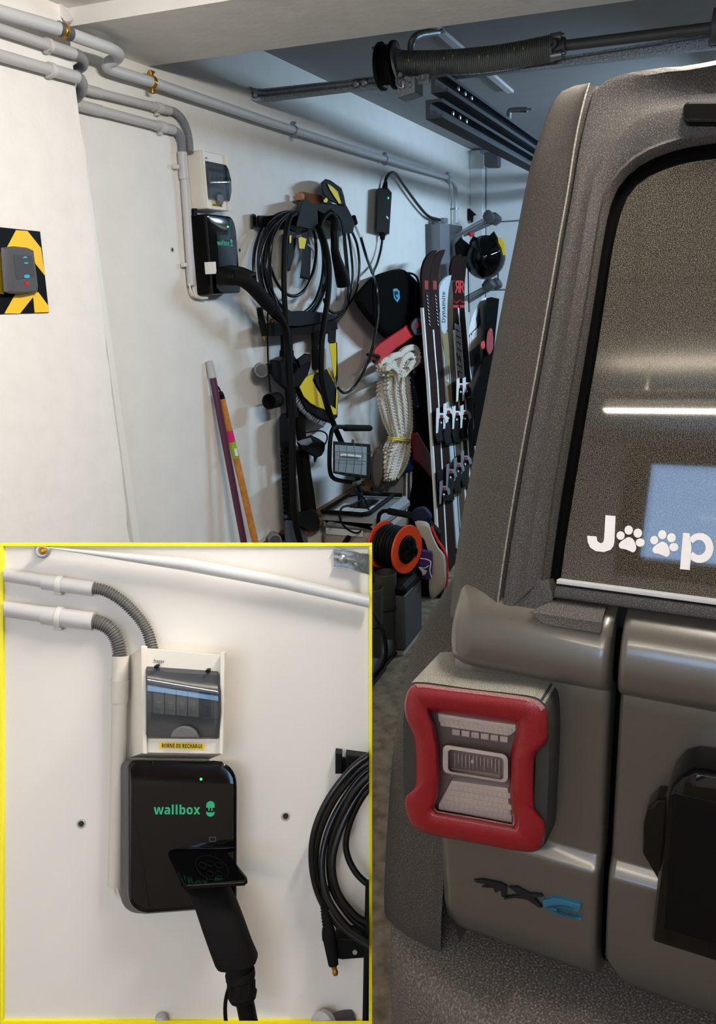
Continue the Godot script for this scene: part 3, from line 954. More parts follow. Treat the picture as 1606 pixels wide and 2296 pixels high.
	for q in [[-0.118, -0.05, 0.94], [-0.114, 0.1, 0.98], [-0.10, 0.3, 1.0], [-0.06, 0.52, 1.0], [0.02, 0.72, 1.0], [0.15, 0.92, 1.0], [0.3, 1.0, 1.0], [1.3, 1.0, 1.0], [1.5, 0.8, 1.0], [1.63, 0.4, 1.0], [1.672, 0.0, 0.95]]:
		var row := []
		for p in [[-0.3, 0.568], [-0.05, 0.575], [0.05, 0.57], [0.085, 0.56], [0.105, 0.54], [0.112, 0.51], [0.112, 0.42], [0.09, 0.36], [0.0, 0.34], [-0.3, 0.34]]:
			row.append(cc(q[0], 0.45 + (p[1] - 0.45) * q[2], (p[0] + 0.05) * q[1] - 0.05 if p[0] > -0.05 else p[0]))
		rows.append(row)
	s = Sh.new(); s.grid(rows); s.cap(rows[0]); s.cap(rows[rows.size() - 1])
	put("bumper", s, M.bumper, t, 50.0)
	# underbody
	s = Sh.new(); s.box(cc(0.78, 0.48, -2.0), Vector3(1.3, 0.3, 3.6), 0.02, Basis(CU, Vector3.UP, CN)); put("underbody", s, M.matt, t)

	# --- hinge casting and badge
	s = Sh.new()
	var hg := []
	for q in [[0.283, 0.80], [0.285, 0.88], [0.287, 0.94], [0.287, 1.0], [0.292, 1.02], [0.302, 1.036], [0.316, 1.044], [0.40, 1.05], [0.40, 0.80]]: hg.append(cc(q[0], q[1] - 0.03, 0.06))
	s.ext(hg, -CN * 0.06, 0.014)
	var flap := []
	for q in [[0.263, 0.89], [0.262, 0.93], [0.266, 0.955], [0.276, 0.97], [0.30, 0.975], [0.30, 0.85], [0.285, 0.855]]: flap.append(cc(q[0], q[1] - 0.02, 0.03))
	s.ext(flap, -CN * 0.03, 0.006)
	put("spare_wheel_carrier", s, M.gloss, tg)
	s = Sh.new(); s.ext([cc(0.297, 0.985, 0.062), cc(0.40, 0.985, 0.062), cc(0.40, 0.80, 0.062), cc(0.297, 0.80, 0.062)], -CN * 0.01, 0.003)
	put("carrier_cover", s, M.seal, tg)
	s = Sh.new()
	s.ext(cpoly([1062, 1975, 1082, 1973, 1122, 1981, 1137, 1989, 1133, 2012, 1125, 2013, 1122, 1998, 1110, 2003, 1106, 1992, 1080, 1990, 1098, 1985, 1068, 1980], 0.019), -CN * 0.006, 0.001)
	s.ext(cpoly([1140, 1990, 1160, 1990, 1187, 2005, 1212, 2006, 1218, 2012, 1198, 2014, 1216, 2036, 1208, 2036, 1182, 2018, 1155, 2014, 1128, 2018, 1132, 2012, 1166, 2008], 0.019), -CN * 0.006, 0.001)
	put("badge", s, M.badgedark, t)
	s = Sh.new()
	s.ext(cpoly([1217, 2018, 1231, 2018, 1242, 2014, 1303, 2029, 1303, 2036, 1298, 2045, 1262, 2042, 1258, 2039, 1284, 2040, 1286, 2035, 1254, 2030, 1248, 2036, 1250, 2046, 1262, 2052, 1304, 2059, 1303, 2064, 1256, 2055, 1232, 2043, 1217, 2034], 0.020), -CN * 0.007, 0.0012)
	var be := put("badge", s, M.badgeblue, t)
	be.set_meta("label", "metallic blue letter of the badge")
func rrect_skew(x0: float, y0: float, x1: float, y1: float, r: float, k: float) -> Array:
	var h := (x1 - x0) * k
	var a := rrect(x0, y0, x1, y1 - h, r)
	for i in range(0, a.size(), 2): a[i + 1] += (a[i] - x0) * k
	return a

# ---------------------------------------------------------------- the demonstration board
var BN := RB * Vector3(0, 0, 1)
# trims a shape at the inner edge of the board's frame
func trim(s: Sh) -> Sh:
	var inv := RB.transposed()
	for i in s.P.size():
		var l: Vector3 = inv * (s.P[i] - EYE)
		var dep := -l.z
		var x := clampf(803.0 + F * l.x / dep, 7.5, 828.0)
		var y := clampf(1148.0 - F * l.y / dep, 1225.5, 2289.0)
		s.P[i] = EYE + RB * Vector3((x - 803.0) * dep / F, (1148.0 - y) * dep / F, -dep)
	return s
const PXM := BZ / F                     # metres per pixel on the board

func board() -> void:
	var t := thing("display_board", "leaning white display board with a bright yellow frame in front of the white wall", "board")
	var s := Sh.new()
	s.ext(bpoly([2, 1220, 833, 1220, 833, 2294, 2, 2294], 0.0), -BN * 0.018)
	put("panel", s, M.board, t)
	for q in [[0, 1218, 835, 1225], [0, 2289, 835, 2297], [0, 1225, 7, 2289], [828, 1225, 835, 2289]]:
		s = Sh.new(); s.ext(bpoly([q[0], q[1], q[2], q[1], q[2], q[3], q[0], q[3]], 0.006), -BN * 0.024, 0.0008)
		put("frame_bar", s, M.frame, t)
	for x in [60.0, 770.0]:
		s = Sh.new()
		var a := bd(x, 2200, -0.03)
		var b := Vector3(a.x, 0.02, a.z) + Vector3(0.02, 0, 0.05)
		s.tube([bd(x, 1500, -0.03), a, b], 0.012, 10)
		s.box(Vector3(b.x, 0.012, b.z), Vector3(0.05, 0.024, 0.30), 0.006)
		put("leg", s, M.lgrey, t)

	# pipe and washer at the top
	s = Sh.new(); s.tube([bd(90, 1206, 0.03), bd(420, 1266, 0.03), bd(640, 1307, 0.03), bd(860, 1349, 0.03)], 14.0 * PXM, 18)
	tag(put("water_pipe", trim(s), M.pipe), "grey pipe slanting along the top edge of the yellow-framed board", "pipe")
	var w := thing("pipe_clamp", "round zinc clamp foot with a screw at the top left of the yellow-framed board", "clamp")
	s = Sh.new(); s.lathe(bd(97, 1234, 0), BN, [[0.0135, 0], [0.0135, 0.004], [0.010, 0.007], [0.008, 0.007]], 24); put("washer", trim(s), M.silver, w)
	s = Sh.new(); s.lathe(bd(97, 1234, 0.006), BN, [[0.0075, 0], [0.0075, 0.003], [0.003, 0.0045], [0.0025, 0.003], [0, 0.003]], 16); put("screw", trim(s), M.brass, w)

	# two conduits
	for q in [0, 1]:
		var c := thing("electrical_conduit", ["grey conduit bending down into the top of the breaker box on the yellow-framed board", "grey conduit bending down left of both boxes on the yellow-framed board"][q], "conduit", "")
		var r := (15.5 if q == 0 else 19.0) * PXM
		var h := r + 0.004
		var a := Vector2(-20, 1289 if q == 0 else 1365)
		var b := Vector2(210, 1320 if q == 0 else 1393)
		s = Sh.new(); s.tube([bd(a.x, a.y, h), bd(b.x, b.y, h)], r * 0.95, 18); put("tube", trim(s), M.conduit, c)
		var k := a.lerp(b, 117.0 / 230.0)
		s = Sh.new(); s.tube([bd(k.x, k.y, h), bd(b.x, b.y, h)], r * 1.07, 18); put("coupling", s, M.conduit, c)
		var e := a.lerp(b, 148.0 / 230.0)
		var e2 := a.lerp(b, 160.0 / 230.0)
		s = Sh.new(); s.tube([bd(e.x, e.y, h), bd(e2.x, e2.y, h)], r * 1.22, 18)
		s.box(bd(e.x + 4, e.y + r / PXM * 1.32, 0.007), Vector3(18, 9, 18) * PXM, 0.001, RB)
		put("clip", s, M.clip, c)
		s = Sh.new()
		var line := bpath([205, 1319, h, 232, 1323, h, 268, 1343, h, 305, 1378, h, 330, 1415, h, 344, 1462, h + 0.01], 8) if q == 0 else bpath([206, 1392, h, 228, 1398, h, 250, 1414, h, 264, 1440, h, 270, 1474, h], 8)
		ribbed(s, line, r * (0.84 if q == 0 else 0.86), 5.8 * PXM, 16, 0.76)
		put("flexible_tube", s, M.flexdark, c)
		if q == 1:
			s = Sh.new(); s.tube([bd(270, 1470, h), bd(269, 1527, h)], 18.5 * PXM, 18); put("coupling", s, M.conduit_warm, c)
			s = Sh.new(); s.tube([bd(269, 1524, h), bd(268.5, 1530, h), bd(268, 1573, h)], [20.5 * PXM, 19.8 * PXM, 19.3 * PXM], 18); put("coupling", s, M.conduit_warm, c)
			s = Sh.new(); s.tube([bd(268, 1572, h), bd(263, 1800, h), bd(258, 1985, h)], 17.0 * PXM, 18); put("tube", s, M.conduit_warm, c)
			for v in 2:
				s = Sh.new(); s.tube(bpath([253 + 8 * v, 1975, 0.014, 258 + 7 * v, 2003, 0.012, 272 + 3 * v, 2020, 0.012, 296, 2030 - 4 * v, 0.012]), 3.2 * PXM, 8); put("cable", s, M.cream, c)

	# breaker box
	var n := thing("breaker_box", "cream breaker box with a tinted door and yellow label on the yellow-framed board", "electrical box")
	s = Sh.new()
	s.rings([bpoly([292, 1470, 470, 1482, 470, 1702, 290, 1699], 0.0), bpoly([316, 1452, 500, 1468, 497, 1691, 320, 1688], 0.066), bpoly([320, 1454, 500, 1470, 497, 1690, 322, 1687], 0.070)])
	put("body", s, M.cream, n)
	s = Sh.new(); s.ext(bpoly([316, 1450, 326, 1451, 329, 1690, 320, 1690], 0.078), -BN * 0.012, 0.001); put("side_rib", s, M.cream, n)
	s = Sh.new(); s.ext(bpoly([494, 1467, 504, 1464, 500, 1692, 492, 1690], 0.082), -BN * 0.016, 0.001); put("side_rib", s, M.cream, n)
	s = Sh.new()
	s.ext(bpoly([340, 1540, 480, 1552, 478, 1622, 338, 1612], 0.074), -BN * 0.006, 0.001); put("breaker_rail", s, M.lgrey, n)
	for k in 5:
		s = Sh.new()
		var x := 344.0 + 26.0 * k
		s.ext(bpoly([x, 1545 + 2 * k, x + 23, 1547 + 2 * k, x + 23, 1602 + 2 * k, x, 1600 + 2 * k], 0.079), -BN * 0.006, 0.001)
		s.ext(bpoly([x + 7, 1575 + 2 * k, x + 17, 1576 + 2 * k, x + 17, 1590 + 2 * k, x + 7, 1589 + 2 * k], 0.084), -BN * 0.006, 0.001)
		put("breaker", s, M.whitep if k < 4 else M.mgrey, n)
	s = Sh.new()
	var rows := []
	for q in [[0.0, 0.070], [0.06, 0.083], [0.3, 0.091], [0.6, 0.092], [0.92, 0.084], [1.0, 0.070]]:
		var y0: float = lerpf(1494, 1656, q[0])
		var y1: float = lerpf(1506, 1658, q[0])
		rows.append([bd(326, y0, 0.07), bd(327, y0, q[1] - 0.002), bd(331, y0, q[1]), bd(488, y1 - 1, q[1]), bd(490 + 7 * sin(PI * q[0]), y1, q[1] - 0.003), bd(491 + 7 * sin(PI * q[0]), y1, 0.07)])
	s.grid(rows)
	var door := put("door", s, M.tinted, n, 50.0)
	s = Sh.new()
	var half := []
	for k in 17: half.append_array([413 - cos(PI * k / 16) * 32, 1656 - sin(PI * k / 16) * 28])
	s.ext(bpoly(half, 0.090), -BN * 0.012, 0.003); put("latch", s, M.flexdark, door)
	for x in [352.0, 467.0]:
		s = Sh.new(); s.box(bd(x, 1494 + (x - 352) * 0.08, 0.078), Vector3(8, 6, 20) * PXM, 0.001, RB); put("hinge", s, M.black, n)
	s = Sh.new(); s.ext(bpoly([357, 1664, 459, 1666, 459, 1681, 357, 1678], 0.0712), -BN * 0.001); put("label", s, M.yellow, n)
	text("lettering", "BORNE DE RECHARGE", bd(363, 1676, 0.0713), bd(454, 1678, 0.0713) - bd(363, 1676, 0.0713), bd(363, 1667, 0.0713) - bd(363, 1676, 0.0713), M.ink, n)
	text("lettering", ":hager", bd(343, 1488, 0.0703), bd(368, 1490, 0.0703) - bd(343, 1488, 0.0703), bd(344, 1477, 0.0703) - bd(343, 1488, 0.0703), M.grey_ink, n)

	# charger
	var g := thing("wall_charger", "glossy black car charging box with green lettering on the yellow-framed board", "charger")
	var f := smooth_corners([287, 1704, 20, 500, 1708, 0, 532, 1712, 52, 531, 2034, 22, 450, 2040, 0, 330, 2049, 0, 286, 2046, 46])
	var back := []
	for i in range(0, f.size(), 2): back.append_array([f[i] - (16.0 if f[i] < 330 else 4.0), f[i + 1]])
	s = Sh.new(); s.rings([bpoly(back, 0.0), bpoly(back, 0.035), bpoly(f, 0.052)]); put("body", s, M.dgrey, g)
	rows = [bpoly(f, 0.052), bpoly(f, 0.060)]
	var mid := Vector2(410, 1876)
	for q in [[0.985, 0.0645], [0.95, 0.067], [0.94, 0.0675]]:
		var ring := []
		for i in range(0, f.size(), 2):
			var p: Vector2 = mid + (Vector2(f[i], f[i + 1]) - mid) * q[0]
			# the top of the panel leans back, the rest is flat
			var back_off: float = 0.0036 * clampf((1757.0 - p.y) / 45.0, 0.0, 1.0)
			if q[0] < 0.945: ring.append(bd(p.x, maxf(p.y, 1757.0), q[1]))
			else: ring.append(bd(p.x, p.y, q[1] - back_off))
		rows.append(ring)
	s = Sh.new(); s.rings(rows)
	var fp := put("front_panel", s, M.gloss, g, 6.0)
	s = Sh.new(); s.ext(bpoly([274, 1900, 283, 1902, 283, 1952, 274, 1948], 0.038), -BN * 0.004); put("sticker", s, M.whitep, g)
	text("lettering", "wallbox", bd(345, 1826, 0.0678), bd(449, 1826, 0.0678) - bd(345, 1826, 0.0678), bd(345, 1804, 0.0678) - bd(345, 1826, 0.0678), M.green, g)
	s = emblem(func(x: float, y: float) -> Vector3: return bd(x, y, 0.0686), -BN * 0.001, Vector2(472, 1814), 1.0)
	put("emblem", s, M.green, g)
	s = Sh.new()
	for q in [[469, 1877, 484, 1878.2], [469, 1886, 484, 1887.2], [469, 1877, 470.2, 1887], [483, 1877, 484.2, 1887]]: s.ext(bpoly([q[0], q[1], q[2], q[1], q[2], q[3], q[0], q[3]], 0.068), -BN * 0.001)
	put("emblem", s, M.dgrey, g)
	s = Sh.new(); s.ball(bd(451, 1747, 0.0662), Vector3.ONE * 0.0022, 10); put("led", s, M.led, g)

	# charging plug parked in it
	var p := thing("charging_plug", "black charging plug with a wide lid plugged into the charger on the yellow-framed board", "plug")
	s = Sh.new()
	var lid := []
	var bot := []
	for q in [[377, 1913, 0.072], [392, 1907, 0.071], [505, 1907, 0.071], [520, 1925, 0.09], [553, 1966, 0.145], [555, 1973, 0.148], [548, 1979, 0.148], [420, 1986, 0.148], [410, 1980, 0.145], [395, 1950, 0.11]]:
		lid.append(bd(q[0], q[1], q[2])); bot.append(bd(q[0], q[1] + 7, q[2] - 0.002))
	var inner := []
	for v in lid: inner.append(v.lerp(bd(470, 1945, 0.11), 0.06) + BN * 0.002)
	s.rings([bot, lid, inner]); put("lid", s, M.gloss, p, 30.0)
	s = Sh.new()
	var la := bd(400, 1912, 0.076)
	var ex := bd(500, 1912, 0.0745) - la
	var ey := bd(425, 1978, 0.149) - la
	for q in [[0.5, 0.5, 0.42], [0.32, 0.42, 0.1], [0.5, 0.35, 0.09], [0.68, 0.42, 0.1], [0.4, 0.7, 0.09], [0.6, 0.7, 0.09]]:
		var ring := []
		for k in 24: ring.append(la + ex * (q[0] + 0.12 + cos(TAU * k / 24) * q[2] * 0.8) + ey * (q[1] + sin(TAU * k / 24) * q[2]) + BN * 0.0025)
		s.tube(ring, 0.0007, 6, true)
	put("relief", s, M.black, p)
	s = Sh.new()
	rows = []
	for q in [[452, 1980, 46, 0.075, 0.018], [470, 1996, 47, 0.088, 0.024], [486, 2030, 46, 0.098, 0.027], [502, 2075, 46, 0.104, 0.028], [518, 2120, 46, 0.107, 0.028], [531, 2152, 47, 0.107, 0.028], [532, 2158, 44, 0.107, 0.026]]:
		var ring := []
		for k in 20:
			var an := TAU * k / 20
			var cx := signf(cos(an)) * pow(absf(cos(an)), 0.7)
			var sy := signf(sin(an)) * pow(absf(sin(an)), 0.7)
			ring.append(bd(q[0] + cx * q[2], q[1] - cx * 6.0 * clampf((q[1] - 1980) / 100.0, 0, 1), q[3]) + BN * sy * q[4])
		rows.append(ring)
	s.rings(rows); put("handle", s, M.matt, p, 45.0)
	s = Sh.new()
	var gp := [bd(533, 2152, 0.107), bd(536, 2164, 0.107), bd(537, 2176, 0.107), bd(538, 2178, 0.107), bd(540, 2192, 0.107), bd(541, 2194, 0.107), bd(543, 2226, 0.107), bd(543.5, 2228, 0.107), bd(545, 2240, 0.107)]
	s.tube(gp, [27 * PXM, 27 * PXM, 27 * PXM, 31 * PXM, 31 * PXM, 28 * PXM, 27 * PXM, 31 * PXM, 27 * PXM], 16)
	for k in 8:
		var a := TAU * k / 8
		s.box(bd(541 + cos(a) * 27, 2209, 0.107) + BN * sin(a) * 27 * PXM, Vector3(9, 26, 9) * PXM, 0.002, RB)
	put("cable_gland", s, M.matt, p)
	s = Sh.new(); s.tube(bpath([545, 2232, 0.107, 552, 2260, 0.1, 561, 2310, 0.095], 4), 19.0 * PXM, 14); put("cable", trim(s), M.rubber, p)
	s = Sh.new(); s.tube(bpath([522, 2195, 0.107, 510, 2225, 0.1, 505, 2260, 0.09, 508, 2310, 0.08], 5), 4.2 * PXM, 8); put("cord", trim(s), M.rubber, p)

	# plugged screw holes
	for q in [[183, 1846, "old screw anchor in the yellow-framed board left of the boxes"], [641, 1829, "old screw anchor in the yellow-framed board between charger and hose"]]:
		var o := thing("screw_anchor", q[2], "anchor")
		s = Sh.new(); s.lathe(bd(q[0], q[1], -0.001), BN, [[0.008, 0], [0.008, 0.002], [0.0055, 0.003], [0.005, 0.0005], [0, 0.0005]], 18); put("collar", s, M.lgrey, o)
		s = Sh.new(); s.lathe(bd(q[0], q[1], 0), BN, [[0.0046, 0], [0.0046, 0.0022], [0.0, 0.0025]], 12); put("hole", s, M.ink, o)

	# hose hanging at the right, cut by the frame
	var hc := thing("hose_coil", "coil of shiny black hose at the right edge of the yellow-framed board", "hose")
	for q in [[845, 1683, 790, 1722, 738, 1788, 706, 1860, 699, 1930, 712, 2000, 745, 2060, 790, 2098, 850, 2128], [845, 1698, 800, 1730, 748, 1798, 716, 1872, 709, 1940, 724, 2010, 760, 2070, 800, 2104, 850, 2132], [845, 1712, 802, 1748, 758, 1815, 731, 1880, 722, 1945, 734, 2010, 770, 2068, 810, 2100, 850, 2120],
		[845, 1722, 800, 1768, 765, 1830, 742, 1895, 738, 1950, 750, 2005, 785, 2055, 815, 2080, 850, 2100], [845, 1732, 806, 1778, 772, 1840, 750, 1905, 747, 1955, 760, 2004, 792, 2047, 818, 2066, 850, 2085], [845, 1748, 812, 1788, 788, 1836, 776, 1884, 780, 1920, 796, 1953, 816, 1975, 850, 2000]]:
		var a := []
		for v in pairs(q): a.append(bd(v.x, v.y, 0.055 + 0.012 * sin(v.y * 0.01 + q[0] + q[1])))
		s = Sh.new(); s.tube(curve(a, 6), 7.2 * PXM, 10); put("loop", trim(s), M.hose, hc)
	var br := thing("hose_bracket", "black hose bracket with an upper and a lower block on the yellow-framed board", "bracket")
	s = Sh.new(); s.ext(bpoly([752, 1689, 767, 1691, 767, 1734, 752, 1735], 0.03), -BN * 0.03, 0.002); s.ext(bpoly([776, 1692, 840, 1699, 840, 1734, 776, 1735], 0.03), -BN * 0.03, 0.002); s.ext(bpoly([752, 1700, 840, 1704, 840, 1734, 752, 1735], 0.01), -BN * 0.01); put("block", trim(s), M.black, br)
	s = Sh.new(); s.ext(bpoly([752, 2104, 828, 2106, 845, 2118, 845, 2148, 768, 2153, 752, 2150], 0.045), -BN * 0.045, 0.003); put("block", trim(s), M.black, br)
	s = Sh.new(); s.lathe(bd(796, 2134, 0.045), BN, [[0.004, 0], [0.004, 0.002], [0, 0.002]], 12); put("screw", s, M.silver, br)
	var lz := thing("spray_nozzle", "black ribbed nozzle with a brass tip hanging by the hose on the yellow-framed board", "nozzle")
	s = Sh.new(); ribbed(s, [bd(727, 1990, 0.05), bd(733, 2060, 0.052), bd(737, 2085, 0.053)], 12 * PXM, 7 * PXM, 12, 0.86); put("sleeve", s, M.matt, lz)
	s = Sh.new(); s.tube([bd(736, 2080, 0.053), bd(737, 2090, 0.053), bd(738, 2105, 0.053), bd(739, 2107, 0.053), bd(748, 2163, 0.053)], [13 * PXM, 15 * PXM, 15 * PXM, 14 * PXM, 11 * PXM], 14); put("grip", s, M.matt, lz)
	s = Sh.new(); s.tube([bd(748, 2161, 0.053), bd(750, 2172, 0.053), bd(750.5, 2173, 0.053), bd(752, 2180, 0.053), bd(752.5, 2186, 0.053)], [6 * PXM, 6 * PXM, 5 * PXM, 7 * PXM, 5 * PXM], 12); put("tip", s, M.brass, lz)
	s = Sh.new(); s.tube([bd(827, 1975, 0.06), bd(823, 2140, 0.06), bd(820, 2310, 0.06)], 7 * PXM, 10); tag(put("lance_tube", trim(s), M.rubber), "black tube running down the right edge of the yellow-framed board", "tube")
	var ro := thing("hose_reel_end", "grey rimmed black roller end at the bottom of the yellow-framed board", "roller")
	s = Sh.new(); s.lathe(bd(742, 2302, 0.02), BN * 0.55 + RB * Vector3(-0.8, 0, 0), [[0.017, -0.04], [0.017, 0.02]], 20); put("barrel", trim(s), M.dgrey, ro)
	s = Sh.new(); s.lathe(bd(722, 2300, 0.035), BN * 0.8 + RB * Vector3(-0.5, 0.1, 0), [[0.021, -0.012], [0.022, 0.0], [0.018, 0.003], [0.0, 0.003]], 24); put("rim", trim(s), M.lgrey, ro)
	s = Sh.new(); s.tube([bd(361, 2276, 0.012), bd(361, 2280, 0.012), bd(363, 2310, 0.012)], [11 * PXM, 13 * PXM, 14 * PXM], 14); tag(put("broom_handle", trim(s), M.lgrey), "grey end of a broom handle at the bottom edge of the yellow-framed board", "broom")
	# end of the door's steel bracket
	var tb := thing("door_bracket", "galvanised steel bracket with two bolts at the top right of the yellow-framed board", "bracket")
	s = Sh.new()
	rows = []
	for q in [[749, 1228, 1272, 0.004], [790, 1234, 1278, 0.006], [808, 1240, 1284, 0.014], [824, 1241, 1288, 0.03], [845, 1243, 1290, 0.045]]:
		var a: float = q[1]
		var b: float = q[2]
		var h: float = q[3]
		rows.append([bd(q[0], a, h - 0.004), bd(q[0], a, h + 0.012), bd(q[0], a + 3, h + 0.012), bd(q[0], a + 4, h + 0.003), bd(q[0], (a + b) / 2 - 8, h + 0.003), bd(q[0], (a + b) / 2, h + 0.006), bd(q[0], (a + b) / 2 + 8, h + 0.003), bd(q[0], b - 4, h + 0.003), bd(q[0], b - 3, h + 0.012), bd(q[0], b, h + 0.012), bd(q[0], b, h - 0.004)])
	s.rings(rows); put("channel", trim(s), M.steel2, tb)
	for q in [[768, 1252], [803, 1262]]:
		s = Sh.new(); s.lathe(bd(q[0], q[1], 0.008), BN, [[0.0062, 0], [0.0062, 0.005], [0.003, 0.007], [0, 0.007]], 14); put("bolt", s, M.silver, tb)

# outline with a radius at each corner: x, y, radius ...
func smooth_corners(a: Array) -> Array:
	var out := []
	var n := a.size() / 3
	for i in n:
		var p := Vector2(a[3 * i], a[3 * i + 1])
		var r: float = a[3 * i + 2]
		var j := (i + n - 1) % n
		var k := (i + 1) % n
		var d0 := (Vector2(a[3 * j], a[3 * j + 1]) - p).normalized()
		var d1 := (Vector2(a[3 * k], a[3 * k + 1]) - p).normalized()
		if r <= 0.0:
			out.append_array([p.x, p.y]); continue
		for s in 8:
			var t := s / 7.0
			var q := (p + d0 * r).lerp(p, t).lerp(p.lerp(p + d1 * r, t), t)
			out.append_array([q.x, q.y])
	return out
# the round plug mark: a cap with two pins above a bowl
func emblem(place: Callable, back: Vector3, c: Vector2, k: float) -> Sh:
	var s := Sh.new()
	var put_poly := func(a: Array) -> void:
		var r := []
		for q in pairs(a): r.append(place.call(c.x + q.x * k, c.y + q.y * k))
		s.ext(r, back)
	var cap := []
	for i in 13: cap.append_array([-cos(PI * i / 12) * 9.5, -8 - sin(PI * i / 12) * 9.5])
	cap.append_array([9.5, -3, -9.5, -3])
	put_poly.call(cap)
	put_poly.call([-4.5, -3, -2, -3, -2, 4, -4.5, 4]); put_poly.call([2, -3, 4.5, -3, 4.5, 4, 2, 4])
	var bowl := []
	for i in 13: bowl.append_array([cos(PI * i / 12) * 9.5, 8.0 + sin(PI * i / 12) * 9])
	bowl.append_array([-9.5, 6.0, -4, 8.5, 0, 7.5, 4, 8.5, 9.5, 6.0])
	put_poly.call(bowl)
	return s

# ---------------------------------------------------------------- spring, shaft and rails of the overhead door
func door_gear() -> void:
	var z := -3.044
	var s := Sh.new()
	var br := thing("door_bracket", "galvanised steel channel bracing the door shaft to the white wall under the beam", "bracket")
	var rows := []
	for q in [[545, 187, 214, 0.05], [556, 193, 219, 0.035], [575, 198, 226, 0.0], [592, 198.5, 226, -0.004], [700, 187, 213, -0.004], [790, 177.5, 202, -0.004], [792, 175, 204, -0.006], [890, 164, 190, -0.006]]:
		var a := zp(q[0], q[1], z + 0.02 + q[3] * 0.6)
		var b := zp(q[0], q[2], z + 0.02 + q[3] * 0.6)
		var c := Vector3(0, 0, -0.03)
		var e := (b - a)
		rows.append([a + c, a, a + e * 0.12, a + e * 0.16 + c * 0.6, a + e * 0.4 + c * 0.6, a + e * 0.5 + c * 0.35, a + e * 0.6 + c * 0.6, a + e * 0.84 + c * 0.6, a + e * 0.88, b, b + c])
	s.rings(rows); put("channel", s, M.steel2, br)
	for q in [[801, 189], [819, 186]]:
		s = Sh.new(); s.lathe(zp(q[0], q[1], z + 0.005), Vector3.BACK, [[0.011, 0], [0.011, 0.012], [0.006, 0.016], [0, 0.016]], 12); put("bolt", s, M.steel, br)
	for q in [[558, 203], [575, 213]]:
		s = Sh.new(); s.lathe(zp(q[0], q[1], z + 0.02), Vector3.BACK, [[0.009, 0], [0.009, 0.01], [0, 0.011]], 10); put("bolt", s, M.silver, br)

	var sh := thing("torsion_spring", "black torsion spring on a steel shaft above the car", "spring")
	s = Sh.new(); s.tube([zp(875, 147, z), zp(1250, 104, z), zp(1600, 62, z), zp(2100, 8, z)], 0.0165, 14); put("shaft", s, M.darksteel, sh)
	s = Sh.new(); ribbed(s, curve([zp(905, 142, z), zp(1000, 141, z), zp(1120, 130, z), zp(1240, 108, z)], 10), 0.041, 0.0062, 18, 0.9); put("coil", s, M.spring, sh)
	for k in 16:
		s = Sh.new()
		var x: float = 925 + 19.5 * k
		var y: float = 141 - 33.0 * pow(clampf((x - 960) / 280.0, 0, 1), 1.3)
		var p := zp(x, y + 10 * sin(k * 2.4), z)
		s.box(p + Vector3(0, 0, 0.0395 - 0.012 * absf(sin(k * 2.4)) ** 2), Vector3(0.003, 0.008, 0.003), 0.0005); put("paint_mark", s, M.yellow, sh)
	# winding cone at the right end
	s = Sh.new(); s.lathe(zp(1234, 108, z), zp(1260, 105, z) - zp(1234, 108, z), [[0.02, 0], [0.043, 0.002], [0.043, 0.012], [0.03, 0.016], [0.026, 0.05], [0.02, 0.052]], 20); put("winding_cone", s, M.darksteel, sh)
	for q in [[1245, 84], [1246, 124]]:
		s = Sh.new(); s.lathe(zp(q[0], q[1], z + 0.02), Vector3(1, 0.1, 0), [[0.0, -0.016], [0.014, -0.016], [0.014, 0.02], [0.008, 0.022], [0.008, 0.03], [0, 0.03]], 12); put("set_screw", s, M.steel, sh)
	s = Sh.new(); s.tube([zp(1241, 90, z + 0.04), zp(1241, 96, z + 0.046)], 0.012, 10); s.lathe(zp(1243, 99, z + 0.035), Vector3(-0.3, 0, 1), [[0.008, 0.0], [0.015, 0.0], [0.015, 0.014], [0.008, 0.014], [0.008, 0]], 14); put("socket", s, M.darksteel, sh)
	s = Sh.new(); s.lathe(zp(1594, 60, z), zp(1604, 59, z) - zp(1594, 60, z), [[0.02, 0], [0.05, 0.004], [0.05, 0.03], [0.02, 0.034]], 18); put("bearing", s, M.darksteel, sh)
	# cable drum
	s = Sh.new(); s.lathe(zp(853, 150, z), zp(895, 145, z) - zp(853, 150, z), [[0.02, -0.004], [0.074, -0.002], [0.078, 0.002], [0.078, 0.012], [0.068, 0.016], [0.066, 0.02], [0.068, 0.024], [0.066, 0.028], [0.068, 0.032], [0.066, 0.036], [0.07, 0.046], [0.078, 0.05], [0.078, 0.06], [0.03, 0.064]], 36); put("drum", s, M.rubber, sh)
	s = Sh.new(); s.lathe(zp(892, 146, z), zp(895, 145, z) - zp(892, 146, z), [[0.02, 0], [0.072, 0], [0.072, 0.008], [0.05, 0.012], [0.04, 0.03], [0.02, 0.03]], 28); put("end_plate", s, M.steel2, sh)
	# carrier plate with bolts under the drum
	var pl := thing("shaft_bracket", "bolted steel carrier plate under the cable drum of the door spring", "bracket")
	s = Sh.new()
	s.ext(zpoly([889, 180, 930, 172, 930, 206, 892, 219], z + 0.05), Vector3(0, 0, -0.09), 0.004)
	s.ext(zpoly([938, 168, 962, 165, 962, 186, 938, 190], z + 0.03), Vector3(0, 0, -0.006), 0.001)
	put("plate", s, M.steel2, pl)
	for q in [[899, 168], [905, 186], [913, 176], [921, 192], [949, 173], [920, 178]]:
		s = Sh.new(); s.lathe(zp(q[0], q[1], z + 0.05), Vector3.BACK, [[0.009, -0.01], [0.009, 0.008], [0.005, 0.012], [0, 0.012]], 8); put("bolt", s, M.steel, pl)
	s = Sh.new(); s.tube(curve([zp(888, 178, z + 0.055), zp(892, 192, z + 0.06), zp(903, 197, z + 0.06), zp(904, 188, z + 0.06)], 5), 0.004, 8); put("clip", s, M.steel, pl)
	# channel that runs across behind the shaft
	s = Sh.new()
